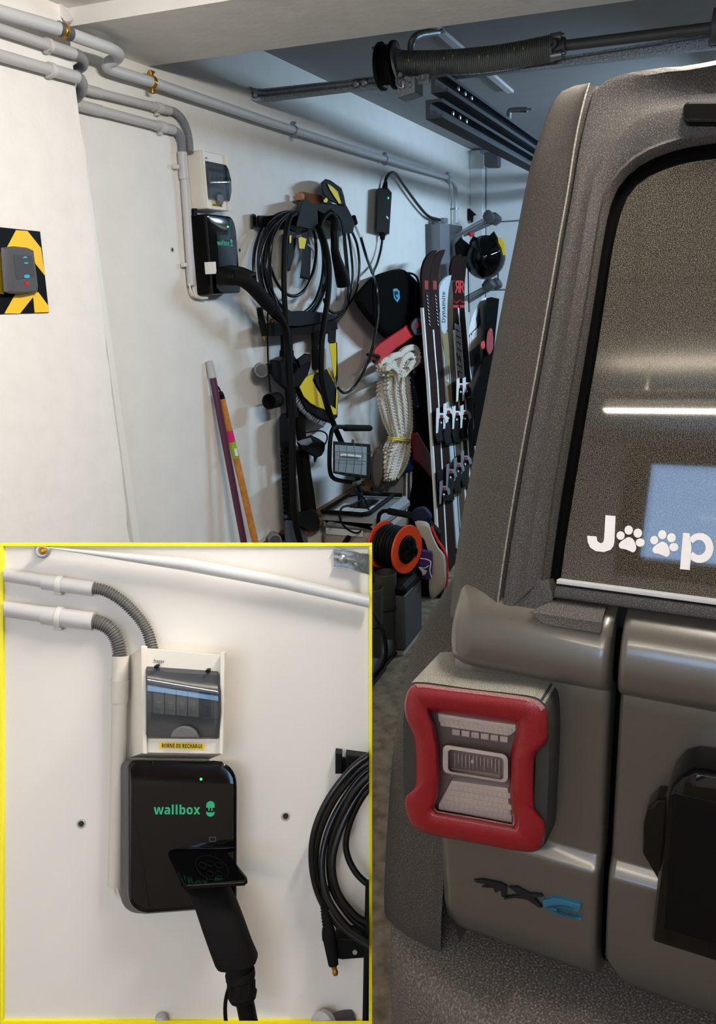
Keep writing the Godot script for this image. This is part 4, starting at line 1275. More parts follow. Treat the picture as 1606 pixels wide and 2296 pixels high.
	rows = []
	for q in [[948, 160, 186], [1240, 135, 155], [1606, 78, 112], [2100, 10, 44]]:
		var a := zp(q[0], q[1], z - 0.06)
		var b := zp(q[0], q[2], z - 0.06)
		var c := Vector3(0, 0, 0.03)
		rows.append([a, b, b + c, b + c + Vector3(0, 0.006, 0), b + Vector3(0, 0.006, 0.004), a + Vector3(0, -0.006, 0.004), a + c + Vector3(0, -0.006, 0), a + c])
	s.rings(rows)
	tag(put("steel_channel", s, M.steel2), "long galvanised channel running across the garage behind the door spring", "rail")
	# two tracks to the far door
	for q in [[-0.905, 2.182, 0.055, "upper dark steel door track running to the far wall"], [-0.925, 2.105, 0.06, "lower dark steel door track running to the far wall"]]:
		var t := thing("door_track", q[3], "rail", "")
		s = Sh.new()
		rows = []
		for zz in [-2.98, -6.1]:
			var row := []
			for p in [[-0.03, -0.5], [0.03, -0.5], [0.03, -0.3], [0.012, -0.36], [-0.012, -0.3], [-0.016, 0.0], [-0.012, 0.3], [0.012, 0.36], [0.03, 0.3], [0.03, 0.5], [-0.03, 0.5]]: row.append(Vector3(q[0] + p[0], q[1] + p[1] * q[2], zz))
			rows.append(row)
		s.rings(rows); put("rail", s, M.track, t, 20.0)
		for k in 3:
			s = Sh.new(); s.lathe(Vector3(q[0] + 0.03, q[1], -3.1 - 0.09 * k), Vector3.RIGHT, [[0.008, 0], [0.008, 0.006], [0, 0.008]], 10); put("bolt", s, M.steel, t)
	s = Sh.new(); s.ball(Vector3(-0.885, 2.135, -4.68), Vector3(0.02, 0.02, 0.02), 14); tag(put("track_roller", s, M.whitep), "small white roller in the dark door track by the car roof", "roller")
	# ceiling hangers
	var hang := [[[922, 130, -3.06, 922, 100, -3.06, 930, 84, -3.06, 945, 77, -3.1, 982, 71, -3.2], "bent steel ceiling hanger above the cable drum"], [[1141, 290, -4.3, 1141, 262, -4.3, 1143, 250, -4.3, 1152, 247, -4.3, 1183, 246, -4.3], "bent steel ceiling hanger above the door tracks near the car roof"]]
	for q in hang:
		var a := []
		for i in range(0, q[0].size(), 3): a.append(zp(q[0][i], q[0][i + 1], q[0][i + 2]))
		s = Sh.new(); s.tube(curve(a, 5), 0.0125, 10)
		s.box(a[4], Vector3(0.05, 0.006, 0.04), 0.001)
		tag(put("ceiling_hanger", s, M.steel2), q[1], "bracket")
	s = Sh.new(); s.ext(zpoly([833, 104, 884, 98, 884, 106, 833, 112], -3.15), Vector3(0, 0, -0.04), 0.003)
	tag(put("ceiling_bar", s, M.steel2), "short steel bar on the ceiling left of the bent hanger", "bar")
	# grey device at the top of the far wall
	var d := thing("door_sensor", "grey box under a steel strip at the top of the far wall", "sensor")
	s = Sh.new(); s.ext(zpoly(rrect(1086, 340, 1117, 374, 5), BACKZ + 0.16), Vector3(0, 0, -0.09), 0.006); put("body", s, M.dgrey, d)
	s = Sh.new(); s.ext(zpoly([1075, 336, 1136, 331, 1138, 337, 1077, 343], BACKZ + 0.17), Vector3(0, 0, -0.1), 0.002); put("strip", s, M.steel2, d)

# ---------------------------------------------------------------- pipes along the wall
func clamp_ring(parent: Node, x: float, y: float, off: float, r: float, dir: Vector3, m: Material) -> void:
	var s := Sh.new()
	var c := wl(x, y, off)
	s.lathe(c - dir * 0.006, dir, [[r * 1.02, 0], [r * 1.2, 0.0], [r * 1.2, 0.012], [r * 1.02, 0.012]], 18)
	for k in [-1, 1]:
		s.box(c + Vector3(0, k * r * 1.55, 0), Vector3(0.012, r * 0.9, 0.014), 0.001)
		s.tube([c + Vector3(-0.012, k * r * 1.6, 0), c + Vector3(0.014, k * r * 1.6, 0)], 0.0035, 8)
	s.tube([c, Vector3(WX + 0.001, c.y, c.z)], 0.005, 8)
	put("clamp", s, m, parent)

func wall_pipes() -> void:
	var t := thing("water_pipe", "grey water pipe running along the white wall from the pillar to the far corner", "pipe")
	var s := Sh.new()
	s.tube([wl(-40, 10, 0.125), wl(0, 27, 0.125), wl(132, 64, 0.125)], 0.0155, 18)
	s.tube([wl(148, 71, 0.125)] + wpath([158, 77, 0.125, 220, 99, 0.125, 250, 110, 0.12, 266, 121, 0.10, 262, 131, 0.075, 244, 140, 0.05, 240, 150, 0.038, 262, 160, 0.036, 340, 184, 0.036], 6), 0.0155, 18)
	s.tube(wpath([338, 183, 0.036, 500, 238, 0.036, 660, 292, 0.036, 862, 356, 0.036, 985, 392, 0.036, 1008, 400, 0.036, 1019, 412, 0.036, 1022, 435, 0.036, 1022, 500, 0.036], 5), 0.0155, 14)
	put("tube", s, M.pipe, t)
	s = Sh.new(); s.tube([wl(130, 62, 0.125), wl(137, 66, 0.125), wl(138, 66.5, 0.125), wl(141, 68, 0.125)], [0.0165, 0.0165, 0.015, 0.015], 18); s.tube([wl(146, 70.5, 0.125), wl(147, 71, 0.125), wl(158, 77, 0.125)], [0.015, 0.0165, 0.0165], 18); put("sleeve", s, M.darksteel, t)
	s = Sh.new(); s.tube([wl(138, 66.5, 0.125), wl(140, 67.5, 0.125), wl(145, 70, 0.125), wl(148, 71.5, 0.125)], [0.016, 0.019, 0.019, 0.016], 8); put("fitting", s, M.brass, t)
	clamp_ring(t, 340, 184, 0.036, 0.016, Vector3(0, 0, -1), M.brass)
	for q in [[658, 291], [863, 356], [1003, 398]]: clamp_ring(t, q[0], q[1], 0.036, 0.016, Vector3(0, 0, -1), M.steel)
	clamp_ring(t, 1022, 468, 0.036, 0.016, Vector3.UP, M.steel)
	# conduits
	for q in [0, 1]:
		var c := thing("electrical_conduit", ["upper grey conduit running from the pillar to the top of the wall-mounted breaker box", "lower grey conduit running from the pillar down beside the wall-mounted charger"][q], "conduit")
		var r := 0.0125 if q == 0 else 0.0135
		var pts := [[-40, 52, 165, 120], [-40, 113, 172, 173]]
		var p: Array = pts[q]
		s = Sh.new(); s.tube([wl(p[0], p[1], 0.1), wl(p[2] - 4, p[3] - 1, 0.1)], r, 18)
		var p2: Array = [[150, 190, 380, 248], [150, 229, 388, 291]][q]
		put("tube", s, M.conduit, c)
		s = Sh.new(); s.tube([wl(p2[0], p2[1], 0.018), wl(p2[2], p2[3], 0.018)], r, 18); put("tube", s, M.conduit, c)
		if q == 1:
			s = Sh.new(); s.tube([wl(410, 342, 0.018), wl(430, 640, 0.018)], 0.014, 18); put("tube", s, M.conduit, c)
		for e in [[p[0], p[1], p[2], p[3], 0.72, 1.0, 0.1], [p2[0], p2[1], p2[2], p2[3], 0.83, 1.0, 0.018], [p2[0], p2[1], p2[2], p2[3], 0.1, 0.32, 0.018]]:
			var a := Vector2(e[0], e[1]).lerp(Vector2(e[2], e[3]), e[4])
			var b := Vector2(e[0], e[1]).lerp(Vector2(e[2], e[3]), e[5])
			s = Sh.new(); s.tube([wl(a.x, a.y, e[6]), wl(b.x, b.y, e[6])], r * 1.13, 18); put("coupling", s, M.conduit, c)
		if q == 1:
			for e in [[408, 341, 411, 375, 0.0155], [411, 374, 413, 402, 0.0165], [426, 594, 430, 640, 0.015]]:
				s = Sh.new(); s.tube([wl(e[0], e[1], 0.018), wl(e[2], e[3], 0.018)], e[4], 18); put("coupling", s, M.conduit, c)
		for e in [[p[0], p[1], p[2], p[3], 0.70, 0.1], [p2[0], p2[1], p2[2], p2[3], 0.87, 0.018]]:
			var a := Vector2(e[0], e[1]).lerp(Vector2(e[2], e[3]), e[4])
			var b := Vector2(e[0], e[1]).lerp(Vector2(e[2], e[3]), e[4] + 0.045)
			s = Sh.new(); s.tube([wl(a.x, a.y, e[5]), wl(b.x, b.y, e[5])], r * 1.3, 16)
			s.box(wl(a.x + 2, a.y + 15, e[5] - 0.008), Vector3(0.014, 0.012, 0.016), 0.002); put("clip", s, M.clip, c)
		if q == 1:
			for y in [374, 594]:
				s = Sh.new(); s.box(wl(394 + (y - 374) * 0.086, y, 0.012), Vector3(0.018, 0.014, 0.02), 0.002); put("clip", s, M.clip, c)
		s = Sh.new()
		ribbed(s, wpath([162, 118, 0.1, 176, 124, 0.1, 186, 134, 0.085, 186, 147, 0.06, 172, 157, 0.035, 160, 170, 0.02, 150, 190, 0.018] if q == 0 else [170, 172, 0.1, 180, 178, 0.098, 185, 192, 0.08, 181, 206, 0.055, 172, 217, 0.03, 160, 228, 0.018, 150, 230, 0.018], 8), r * 1.06, 0.0048, 14, 0.88)
		put("flexible_tube", s, M.flex, c)
		s = Sh.new()
		ribbed(s, wpath([378, 247, 0.018, 392, 251, 0.018, 408, 266, 0.018, 420, 292, 0.018, 425, 318, 0.02, 426, 342, 0.025] if q == 0 else [386, 290, 0.018, 397, 296, 0.018, 404, 308, 0.018, 408, 322, 0.018, 409, 343, 0.018], 8), r * 0.98, 0.0048, 14, 0.88)
		put("flexible_tube", s, M.flex, c)
		if q == 1:
			for v in 2:
				s = Sh.new(); s.tube(wpath([425 + 7 * v, 636, 0.018, 428 + 7 * v, 652, 0.018, 436 + 5 * v, 664, 0.02, 452, 669 - 2 * v, 0.022, 466, 668, 0.03]), 0.0035, 8); put("cable", s, M.cream, c)
	# paint drips and chips of the plaster are texture; two screw anchors in the wall
	for q in [[385, 560, "screw anchor in the white wall left of the wall-mounted charger"], [536, 561, "screw anchor in the white wall right of the wall-mounted charger"]]:
		var o := thing("screw_anchor", q[2], "anchor")
		s = Sh.new(); s.lathe(wl(q[0], q[1], -0.001), Vector3.RIGHT, [[0.008, 0], [0.008, 0.003], [0.006, 0.004], [0.005, 0.002], [0, 0.002]], 16); put("collar", s, M.lgrey, o)
		s = Sh.new(); s.lathe(wl(q[0], q[1], 0), Vector3.RIGHT, [[0.005, 0], [0.005, 0.0034], [0, 0.0036]], 12); put("hole", s, M.ink, o)

	# hazard-striped plate with the door's push-button transmitter
	var hz := thing("hazard_sign", "black and yellow hazard striped plate on the white pillar", "sign")
	var pw := func(x: float, y: float, off: float) -> Vector3: return on(x, y, Vector3(PX + off, 0, 0), Vector3.RIGHT)
	var pp := func(a: Array, off: float) -> Array:
		var r := []
		for q in pairs(a): r.append(on(q.x, q.y, Vector3(PX + off, 0, 0), Vector3.RIGHT))
		return r
	s = Sh.new(); s.ext(pp.call([-60, 503, 90, 519, 110, 701, -60, 706], 0.004), Vector3(-0.004, 0, 0)); put("plate", s, M.black, hz)
	s = Sh.new()
	for a in [[36, 516, 62, 518, 92, 556, 101, 618, 80, 592, 70, 566, 16, 554], [-20, 575, 8, 560, 9, 660, -20, 656], [36, 657, 84, 654, 45, 703, 10, 703], [74, 658, 86, 655, 109, 686, 110, 700, 78, 701]]:
		s.ext(pp.call(a, 0.0048), Vector3(-0.001, 0, 0))
	put("stripe", s, M.hazard, hz)
	var rm := thing("wall_transmitter", "dark grey push-button door transmitter on the hazard striped plate", "remote control")
	s = Sh.new()
	var outline := [0, 555, 30, 552, 60, 555, 73, 561, 84, 640, 84, 654, 60, 659, 20, 659, 5, 654]
	var r0: Array = pp.call(outline, 0.004)
	var r1: Array = pp.call([2, 556, 30, 553, 60, 556, 75, 562, 85, 641, 84, 653, 60, 658, 22, 658, 9, 653], 0.03)
	var r2: Array = pp.call([18, 560, 34, 558, 60, 560, 72, 565, 81, 640, 80, 650, 60, 654, 34, 654, 26, 650], 0.036)
	s.rings([r0, r1, r2]); put("case", s, M.dgrey, rm)
	s = Sh.new(); s.ext(pp.call(smooth_corners([30, 570, 4, 72, 574, 4, 78, 622, 4, 37, 627, 4]), 0.0368), Vector3(-0.002, 0, 0), 0.0004); put("keypad", s, mat(c8(62, 62, 66), 0.5), rm)
	var up := []
	var dn := []
	for k in 9:
		var an := PI * k / 8
		up.append_array([57 - cos(an) * 5, 579 - sin(an) * 4.5]); dn.append_array([59 - cos(an) * 5, 588 + sin(an) * 4.5])
	for a in [up, dn, rrect(55, 616, 67, 624, 3)]:
		s = Sh.new(); s.ext(pp.call(a, 0.0385), Vector3(-0.002, 0, 0), 0.0006); put("button", s, M.teal, rm)
	s = Sh.new()
	for a in [[56, 631, 58.5, 631, 59, 641, 56.5, 641], [61, 631, 63.5, 631, 64, 641, 61.5, 641], [57, 634.5, 62.5, 634.5, 62.5, 637, 57, 637]]: s.ext(pp.call(a, 0.0372), Vector3(-0.001, 0, 0))
	put("emblem", s, M.red, rm)

# ---------------------------------------------------------------- breaker box and charger on the wall
func wall_charger() -> void:
	var n := thing("breaker_box", "small cream breaker box with a tinted door on the white wall above the charger", "electrical box")
	var y0 := wl(425, 470).y
	var y1 := wl(425, 341).y
	var z0 := wl(424, 400).z
	var d := 0.055
	var z1 := wl(508, 400, d).z
	var s := Sh.new(); s.box(Vector3(WX + d / 2, (y0 + y1) / 2, (z0 + z1) / 2), Vector3(d, y1 - y0, absf(z1 - z0)), 0.003); put("body", s, M.cream, n)
	var fx := WX + d
	var f := func(a: float, b: float, o: float) -> Vector3: return Vector3(fx + o, lerpf(y0, y1, b), lerpf(z0, z1, a))
	for a in [0.02, 0.97]:
		s = Sh.new(); s.box(f.call(a, 0.5, 0.004), Vector3(0.012, (y1 - y0) * 0.99, 0.007), 0.001); put("side_rib", s, M.cream, n)
	s = Sh.new(); s.ext([f.call(0.15, 0.72, 0.004), f.call(0.85, 0.72, 0.004), f.call(0.85, 0.38, 0.004), f.call(0.15, 0.38, 0.004)], Vector3(-0.003, 0, 0)); put("breaker_rail", s, M.lgrey, n)
	for k in 4:
		s = Sh.new(); s.ext([f.call(0.18 + 0.16 * k, 0.66, 0.008), f.call(0.31 + 0.16 * k, 0.66, 0.008), f.call(0.31 + 0.16 * k, 0.44, 0.008), f.call(0.18 + 0.16 * k, 0.44, 0.008)], Vector3(-0.005, 0, 0)); put("breaker", s, M.whitep, n)
	s = Sh.new()
	var rows := []
	for q in [[0.165, 0.0], [0.18, 0.012], [0.35, 0.022], [0.55, 0.024], [0.75, 0.016], [0.82, 0.008], [0.825, 0.0]]:
		rows.append([f.call(0.05, q[0], 0.0), f.call(0.05, q[0], q[1]), f.call(0.94, q[0], q[1]), f.call(0.94, q[0], 0.0)])
	s.grid(rows); var door := put("door", s, M.tinted, n, 25.0)
	s = Sh.new(); s.lathe(f.call(0.5, 0.2, 0.013), Vector3.RIGHT, [[0.022, 0], [0.022, 0.002], [0.018, 0.004], [0, 0.004]], 18); put("latch", s, M.flexdark, door)
	s = Sh.new(); s.ext([f.call(0.27, 0.11, 0.0015), f.call(0.72, 0.11, 0.0015), f.call(0.72, 0.05, 0.0015), f.call(0.27, 0.05, 0.0015)], Vector3(-0.001, 0, 0)); put("label", s, M.yellow, n)
	text("lettering", "BORNE DE RECHARGE", f.call(0.29, 0.065, 0.0016), f.call(0.70, 0.065, 0.0016) - f.call(0.29, 0.065, 0.0016), f.call(0.29, 0.098, 0.0016) - f.call(0.29, 0.065, 0.0016), M.ink, n)
	text("lettering", ":hager", f.call(0.1, 0.86, 0.001), f.call(0.24, 0.86, 0.001) - f.call(0.1, 0.86, 0.001), f.call(0.1, 0.9, 0.001) - f.call(0.1, 0.86, 0.001), M.grey_ink, n)
	s = Sh.new(); s.tube([wl(436, 468, 0.02), wl(437, 486, 0.02)], 0.01, 10); put("conduit_stub", s, M.black, n)

	var g := thing("wall_charger", "black car charging box with green lettering mounted on the white wall left of the hose", "charger")
	y0 = wl(440, 662).y; y1 = wl(427, 482).y; z0 = wl(427, 482).z; d = 0.066
	z1 = wl(534, 570, d).z
	fx = WX + d
	var oval := smooth_corners([0.0, 0.0, 0.04, 0.0, 1.0, 0.04, 1.0, 1.0, 0.25, 1.0, 0.0, 0.07])
	var g2 := func(a: float, b: float, o: float) -> Vector3: return Vector3(fx + o, lerpf(y0, y1, b), lerpf(z0, z1, a))
	rows = []
	for q in [[1.0, -d], [1.0, -0.018], [1.0, -0.006], [0.985, -0.001], [0.95, 0.0], [0.5, 0.003]]:
		var ring := []
		for p in pairs(oval): ring.append(g2.call(0.5 + (p.x - 0.5) * q[0], 0.5 + (p.y - 0.5) * q[0], q[1]))
		rows.append(ring)
	s = Sh.new(); s.rings(rows.slice(0, 2)); put("body", s, M.black, g)
	s = Sh.new(); s.rings(rows.slice(1)); put("front_panel", s, M.gloss, g, 50.0)
	text("lettering", "wallbox", g2.call(0.24, 0.62, 0.0035), g2.call(0.66, 0.62, 0.003) - g2.call(0.24, 0.62, 0.003), g2.call(0.24, 0.685, 0.003) - g2.call(0.24, 0.62, 0.003), M.green, g)
	s = emblem(func(x: float, y: float) -> Vector3: return g2.call(0.75 + x * 0.004, 0.655 - y * 0.0028, 0.004), Vector3(-0.001, 0, 0), Vector2.ZERO, 1.0)
	put("emblem", s, M.green, g)
	s = Sh.new(); s.ball(g2.call(0.67, 0.86, 0.003), Vector3.ONE * 0.0035, 10); put("led", s, M.led, g)
	s = Sh.new(); s.ext([Vector3(WX + 0.04, 0, 0) + Vector3(0, lerpf(y0, y1, 0.41), z0 + 0.001), Vector3(WX + 0.085, lerpf(y0, y1, 0.41), z0 + 0.001), Vector3(WX + 0.085, lerpf(y0, y1, 0.26), z0 + 0.001), Vector3(WX + 0.04, lerpf(y0, y1, 0.26), z0 + 0.001)], Vector3(0, 0, -0.001)); put("sticker", s, M.whitep, g)
	# plug parked in the wall charger
	var p := thing("charging_plug", "black charging plug with its cable plugged into the wall-mounted charger", "plug")
	s = Sh.new()
	var lid := []
	var low := []
	for q in [[500, 597, 0.10], [520, 594, 0.10], [545, 599, 0.13], [575, 611, 0.17], [574, 617, 0.17], [556, 617, 0.17], [530, 611, 0.14]]:
		lid.append(wl(q[0], q[1], q[2])); low.append(wl(q[0], q[1] + 5, q[2]))
	s.rings([low, lid]); put("lid", s, M.black, p)
	s = Sh.new(); s.tube([wl(497, 620, 0.09), wl(516, 621, 0.125), wl(536, 622, 0.15)], [0.034, 0.03, 0.027], 18); put("socket", s, M.black, p)
	s = Sh.new()
	s.tube(curve([wl(522, 622, 0.14), wl(543, 626, 0.16), wl(563, 640, 0.165), wl(582, 660, 0.165), wl(601, 682, 0.165)], 4), 0.026, 16)
	put("handle", s, M.matt, p)
	s = Sh.new(); s.tube(wpath([600, 681, 0.165, 606, 686, 0.165, 607, 687, 0.165, 616, 696, 0.165, 617, 698, 0.165, 624, 704, 0.163], 1), [0.021, 0.021, 0.025, 0.024, 0.02, 0.017], 14); put("cable_gland", s, M.matt, p)
	s = Sh.new(); s.tube(wpath([622, 702, 0.163, 633, 720, 0.16, 641, 745, 0.155, 646, 790, 0.15, 650, 840, 0.15, 654, 920, 0.15, 656, 1000, 0.15, 657, 1080, 0.15, 660, 1150, 0.15, 672, 1210, 0.15, 690, 1250, 0.15]), 0.0135, 12); put("cable", s, M.rubber, p)
	s = Sh.new(); s.tube(wpath([608, 690, 0.16, 601, 700, 0.155, 600, 740, 0.12, 601, 800, 0.1, 604, 850, 0.1, 607, 880, 0.1]), 0.0035, 8); put("cord", s, M.rubber, p)
	s = Sh.new(); s.lathe(wl(618, 897, 0.1), wl(585, 905, 0.11) - wl(618, 897, 0.1), [[0.012, -0.02], [0.03, -0.015], [0.031, 0.06], [0.027, 0.06], [0.026, 0.0], [0, 0.0]], 20); put("cap", s, M.matt, p)

# ---------------------------------------------------------------- things that hang on the left wall
# a rounded body between two distances from the wall, with the outline given in the middle
func wsolid(a: Array, o0: float, o1: float, shrink := 0.9, smooth_it := 0) -> Sh:
	var q := smooth2(a, smooth_it) if smooth_it > 0 else a
	var c := Vector2.ZERO
	for p in pairs(q): c += p / (q.size() / 2.0)
	var rows := []
	for k in [[lerpf(shrink, 1.0, 0.4), 0.0], [1.0, 0.2], [1.0, 0.62], [lerpf(shrink, 1.0, 0.75), 0.85], [lerpf(shrink, 1.0, 0.3), 0.97], [shrink, 1.0]]:
		var ring := []
		for p in pairs(q):
			var e: Vector2 = c + (p - c) * k[0]
			ring.append(wl(e.x, e.y, lerpf(o0, o1, k[1])))
		rows.append(ring)
	var s := Sh.new(); s.rings(rows)
	return s
func zsolid(a: Array, z0: float, z1: float, shrink := 0.9, smooth_it := 0) -> Sh:
	var q := smooth2(a, smooth_it) if smooth_it > 0 else a
	var c := Vector2.ZERO
	for p in pairs(q): c += p / (q.size() / 2.0)
	var rows := []
	for k in [[lerpf(shrink, 1.0, 0.4), 0.0], [1.0, 0.2], [1.0, 0.65], [lerpf(shrink, 1.0, 0.7), 0.9], [shrink, 1.0]]:
		var ring := []
		for p in pairs(q):
			var e: Vector2 = c + (p - c) * k[0]
			ring.append(zp(e.x, e.y, lerpf(z0, z1, k[1])))
		rows.append(ring)
	var s := Sh.new(); s.rings(rows)
	return s
func oval(cx: float, cy: float, rx: float, ry: float, off: float, wob: float, n := 14) -> Array:
	var r := []
	for k in n:
		var an := TAU * k / n
		r.append(wl(cx + cos(an) * rx + wob * sin(an * 2.0 + cx), cy + sin(an) * ry, off + 0.012 * sin(an * 3.0 + ry)))
	return curve(r, 5, true)

func hose_and_tools() -> void:
	var b := thing("hose_bracket", "black two-armed hose bracket screwed to the white wall beside the charger", "bracket")
	var s := wsolid([566, 479, 574, 481, 574, 509, 567, 508], 0.0, 0.03, 0.95)
	put("block", s, M.black, b)
	s = wsolid([578, 483, 600, 484, 720, 470, 722, 500, 600, 510, 579, 509], 0.0, 0.05, 0.95); put("arm", s, M.black, b)
	s = wsolid([598, 722, 640, 732, 755, 718, 758, 738, 700, 748, 600, 754], 0.0, 0.10, 0.95); put("arm", s, M.matt, b)
	s = wsolid([640, 700, 700, 698, 750, 706, 752, 716, 700, 728, 640, 732], 0.02, 0.12, 0.9, 2); put("tray", s, M.black, b)
	s = Sh.new(); s.lathe(wl(608, 719, 0.09), Vector3(1, 0, 0.7), [[0.006, 0], [0.009, 0.0], [0.009, 0.008], [0.006, 0.008], [0.006, 0.0]], 16); put("brass_ring", s, M.brass, b)
	var h := thing("hose_coil", "big coil of black high-pressure hose hanging on the white wall beside the charger", "hose")
	for q in [[650, 600, 82, 125, 0.05], [656, 598, 78, 121, 0.065], [658, 596, 72, 117, 0.08], [664, 594, 70, 118, 0.06], [664, 592, 64, 112, 0.085], [657, 570, 53, 94, 0.07], [668, 600, 66, 122, 0.095]]:
		s = Sh.new(); s.tube(oval(q[0], q[1], q[2], q[3], q[4], 3.0), 0.0068, 10, true); put("loop", s, M.hose, h)
	for q in [[775, 500, 0.05, 784, 540, 0.05, 791, 610, 0.05, 786, 655, 0.05, 770, 695, 0.06, 745, 716, 0.06, 722, 712, 0.06, 700, 690, 0.06], [787, 515, 0.06, 801, 550, 0.06, 806, 600, 0.06, 799, 650, 0.06, 775, 690, 0.06, 752, 702, 0.06, 735, 692, 0.06, 726, 670, 0.06], [770, 500, 0.06, 778, 580, 0.06, 783, 660, 0.06, 772, 700, 0.07, 752, 718, 0.07, 730, 722, 0.07]]:
		s = Sh.new(); s.tube(wpath(q), 0.0065, 10); put("loop", s, M.hose, h)
	s = Sh.new(); ribbed(s, wpath([582, 690, 0.10, 584, 705, 0.10, 588, 722, 0.10], 3), 0.013, 0.008, 12, 0.85); s.tube([wl(587, 720, 0.1), wl(593, 752, 0.1)], [0.014, 0.011], 12); put("sleeve", s, M.matt, h)
	s = Sh.new(); s.tube([wl(593, 751, 0.1), wl(594, 757, 0.1), wl(594.5, 758, 0.1), wl(596, 763, 0.1)], [0.006, 0.006, 0.0075, 0.005], 10); put("brass_tip", s, M.brass, h)
	# black lance tube that hangs in front of the coil
	s = Sh.new(); s.tube(wpath([662, 478, 0.13, 650, 488, 0.135, 642, 520, 0.14, 638, 570, 0.14, 637, 640, 0.14, 640, 700, 0.14, 644, 745, 0.14, 648, 800, 0.12]), 0.011, 12); tag(put("charging_cable", s, M.rubber), "thick black cable hanging straight down across the left of the big hose coil", "cable")
	s = Sh.new(); s.tube(wpath([716, 505, 0.13, 730, 550, 0.135, 738, 600, 0.14, 736, 660, 0.14, 728, 720, 0.14, 721, 780, 0.14, 722, 850, 0.14, 735, 910, 0.15, 752, 960, 0.16, 775, 1010, 0.18, 797, 1055, 0.2, 806, 1090, 0.22, 808, 1130, 0.24, 798, 1175, 0.24, 775, 1215, 0.24, 755, 1240, 0.24]), 0.0125, 12); tag(put("charging_cable", s, M.rubber), "long black cable hanging past the yellow brush and the work light to the cooler", "cable")
	# holster with the spray guns
	var g := thing("spray_gun", "black pressure washer gun with a yellow grip inlay hanging above the hose coil", "spray gun")
	s = wsolid([675, 448, 688, 445, 699, 457, 723, 455, 745, 457, 777, 461, 787, 480, 796, 500, 791, 524, 770, 522, 757, 519, 751, 492, 737, 484, 711, 470, 713, 517, 690, 514, 660, 508, 668, 476], 0.04, 0.12, 0.93); put("body", s, M.black, g)
	s = wsolid([719, 410, 730, 401, 741, 404, 766, 422, 772, 440, 776, 462, 765, 463, 740, 450, 724, 436, 721, 425], 0.05, 0.115, 0.88); put("handle", s, M.black, g)
	s = wsolid([733, 410, 747, 419, 758, 430, 766, 457, 761, 458, 749, 440, 739, 424], 0.09, 0.120, 0.9); put("grip_inlay", s, M.yellow, g)
	s = wsolid([725, 449, 732, 442, 736, 448, 733, 455, 726, 454], 0.09, 0.121, 0.85); put("button", s, M.yellow, g)
	s = wsolid([716, 476, 738, 480, 745, 488, 740, 497, 716, 492], 0.02, 0.05, 0.9); put("plate", s, M.mgrey, g)
	var g2 := thing("spray_gun", "black pressure washer gun with a yellow block hanging inside the hose coil", "spray gun")
	s = wsolid([676, 518, 690, 515, 698, 560, 695, 628, 672, 624, 676, 590, 678, 562], 0.06, 0.11, 0.9); put("body", s, M.black, g2)
	s = wsolid([669, 533, 674, 530, 688, 535, 683, 559, 671, 558], 0.08, 0.117, 0.92); put("lever", s, M.yellow, g2)
	s = Sh.new(); s.tube(wpath([690, 548, 0.11, 700, 557, 0.11, 704, 568, 0.1, 702, 580, 0.09], 4), 0.0035, 8); put("wire", s, M.lgrey, g2)
	var g3 := thing("spray_lance", "black flat lance holder with a small yellow stripe left inside the hose coil", "spray gun")
	s = wsolid([646, 512, 664, 518, 664, 545, 660, 572, 651, 607, 644, 609, 646, 560], 0.05, 0.10, 0.9); put("body", s, M.black, g3)
	s = wsolid([649, 528, 654, 527, 653, 545, 649, 546], 0.09, 0.107, 0.9); put("stripe", s, M.yellow, g3)
	s = Sh.new(); s.ext(wpoly([677, 432, 681, 430, 722, 438, 725, 456, 700, 459], 0.03), Vector3(-0.02, 0, 0), 0.002); s.ext(wpoly([677, 432, 683, 436, 684, 452, 676, 448], 0.06), Vector3(-0.03, 0, 0), 0.001)
	tag(put("cardboard_flap", s, M.card), "brown cardboard piece behind the spray gun with the yellow grip inlay", "cardboard")
	# second charging plug
	var p := thing("charging_plug", "black charging plug hanging upside down right of the hose coil", "plug")
	s = Sh.new(); s.tube([wl(750, 517, 0.13), wl(751, 540, 0.13), wl(751, 560, 0.13), wl(755, 580, 0.13), wl(761, 600, 0.13), wl(767, 620, 0.13), wl(770, 634, 0.13), wl(771, 642, 0.13)], [0.018, 0.018, 0.018, 0.021, 0.026, 0.032, 0.033, 0.031], 16); put("handle", s, M.rubber, p)
	s = Sh.new(); ribbed(s, [wl(750, 490, 0.13), wl(750, 520, 0.13)], 0.017, 0.012, 14, 0.85); put("cable_gland", s, M.matt, p)
	s = Sh.new(); s.tube(wpath([750, 494, 0.13, 748, 482, 0.13, 738, 478, 0.12, 725, 490, 0.12, 716, 515, 0.12], 4), 0.0115, 10); s.tube(wpath([742, 470, 0.13, 760, 486, 0.13, 768, 510, 0.13, 772, 560, 0.13, 776, 600, 0.13, 780, 645, 0.13, 779, 680, 0.13]), 0.003, 8); put("cable", s, M.rubber, p)
	# in-line charger
	var k := thing("portable_charger", "flat black in-line charging brick with a green light on the bare white wall", "charger")
	s = wsolid([848, 422, 871, 422, 879, 432, 876, 480, 873, 526, 860, 523, 844, 518, 846, 470], 0.008, 0.055, 0.95); put("case", s, M.black, k)
	s = Sh.new(); s.ball(wl(871, 444, 0.056), Vector3(0.003, 0.006, 0.005), 8); put("led", s, M.led, k)
	s = Sh.new(); s.ext(wpoly([866, 484, 869, 485, 872, 491, 869, 491], 0.0565), Vector3(-0.002, 0, 0)); put("emblem", s, M.whitep, k)
	s = Sh.new(); s.tube([wl(863, 424, 0.03), wl(865, 408, 0.03)], [0.017, 0.01], 12); s.tube([wl(858, 522, 0.03), wl(858, 538, 0.03)], [0.018, 0.011], 12); put("cable_sleeve", s, M.matt, k)
	s = Sh.new()
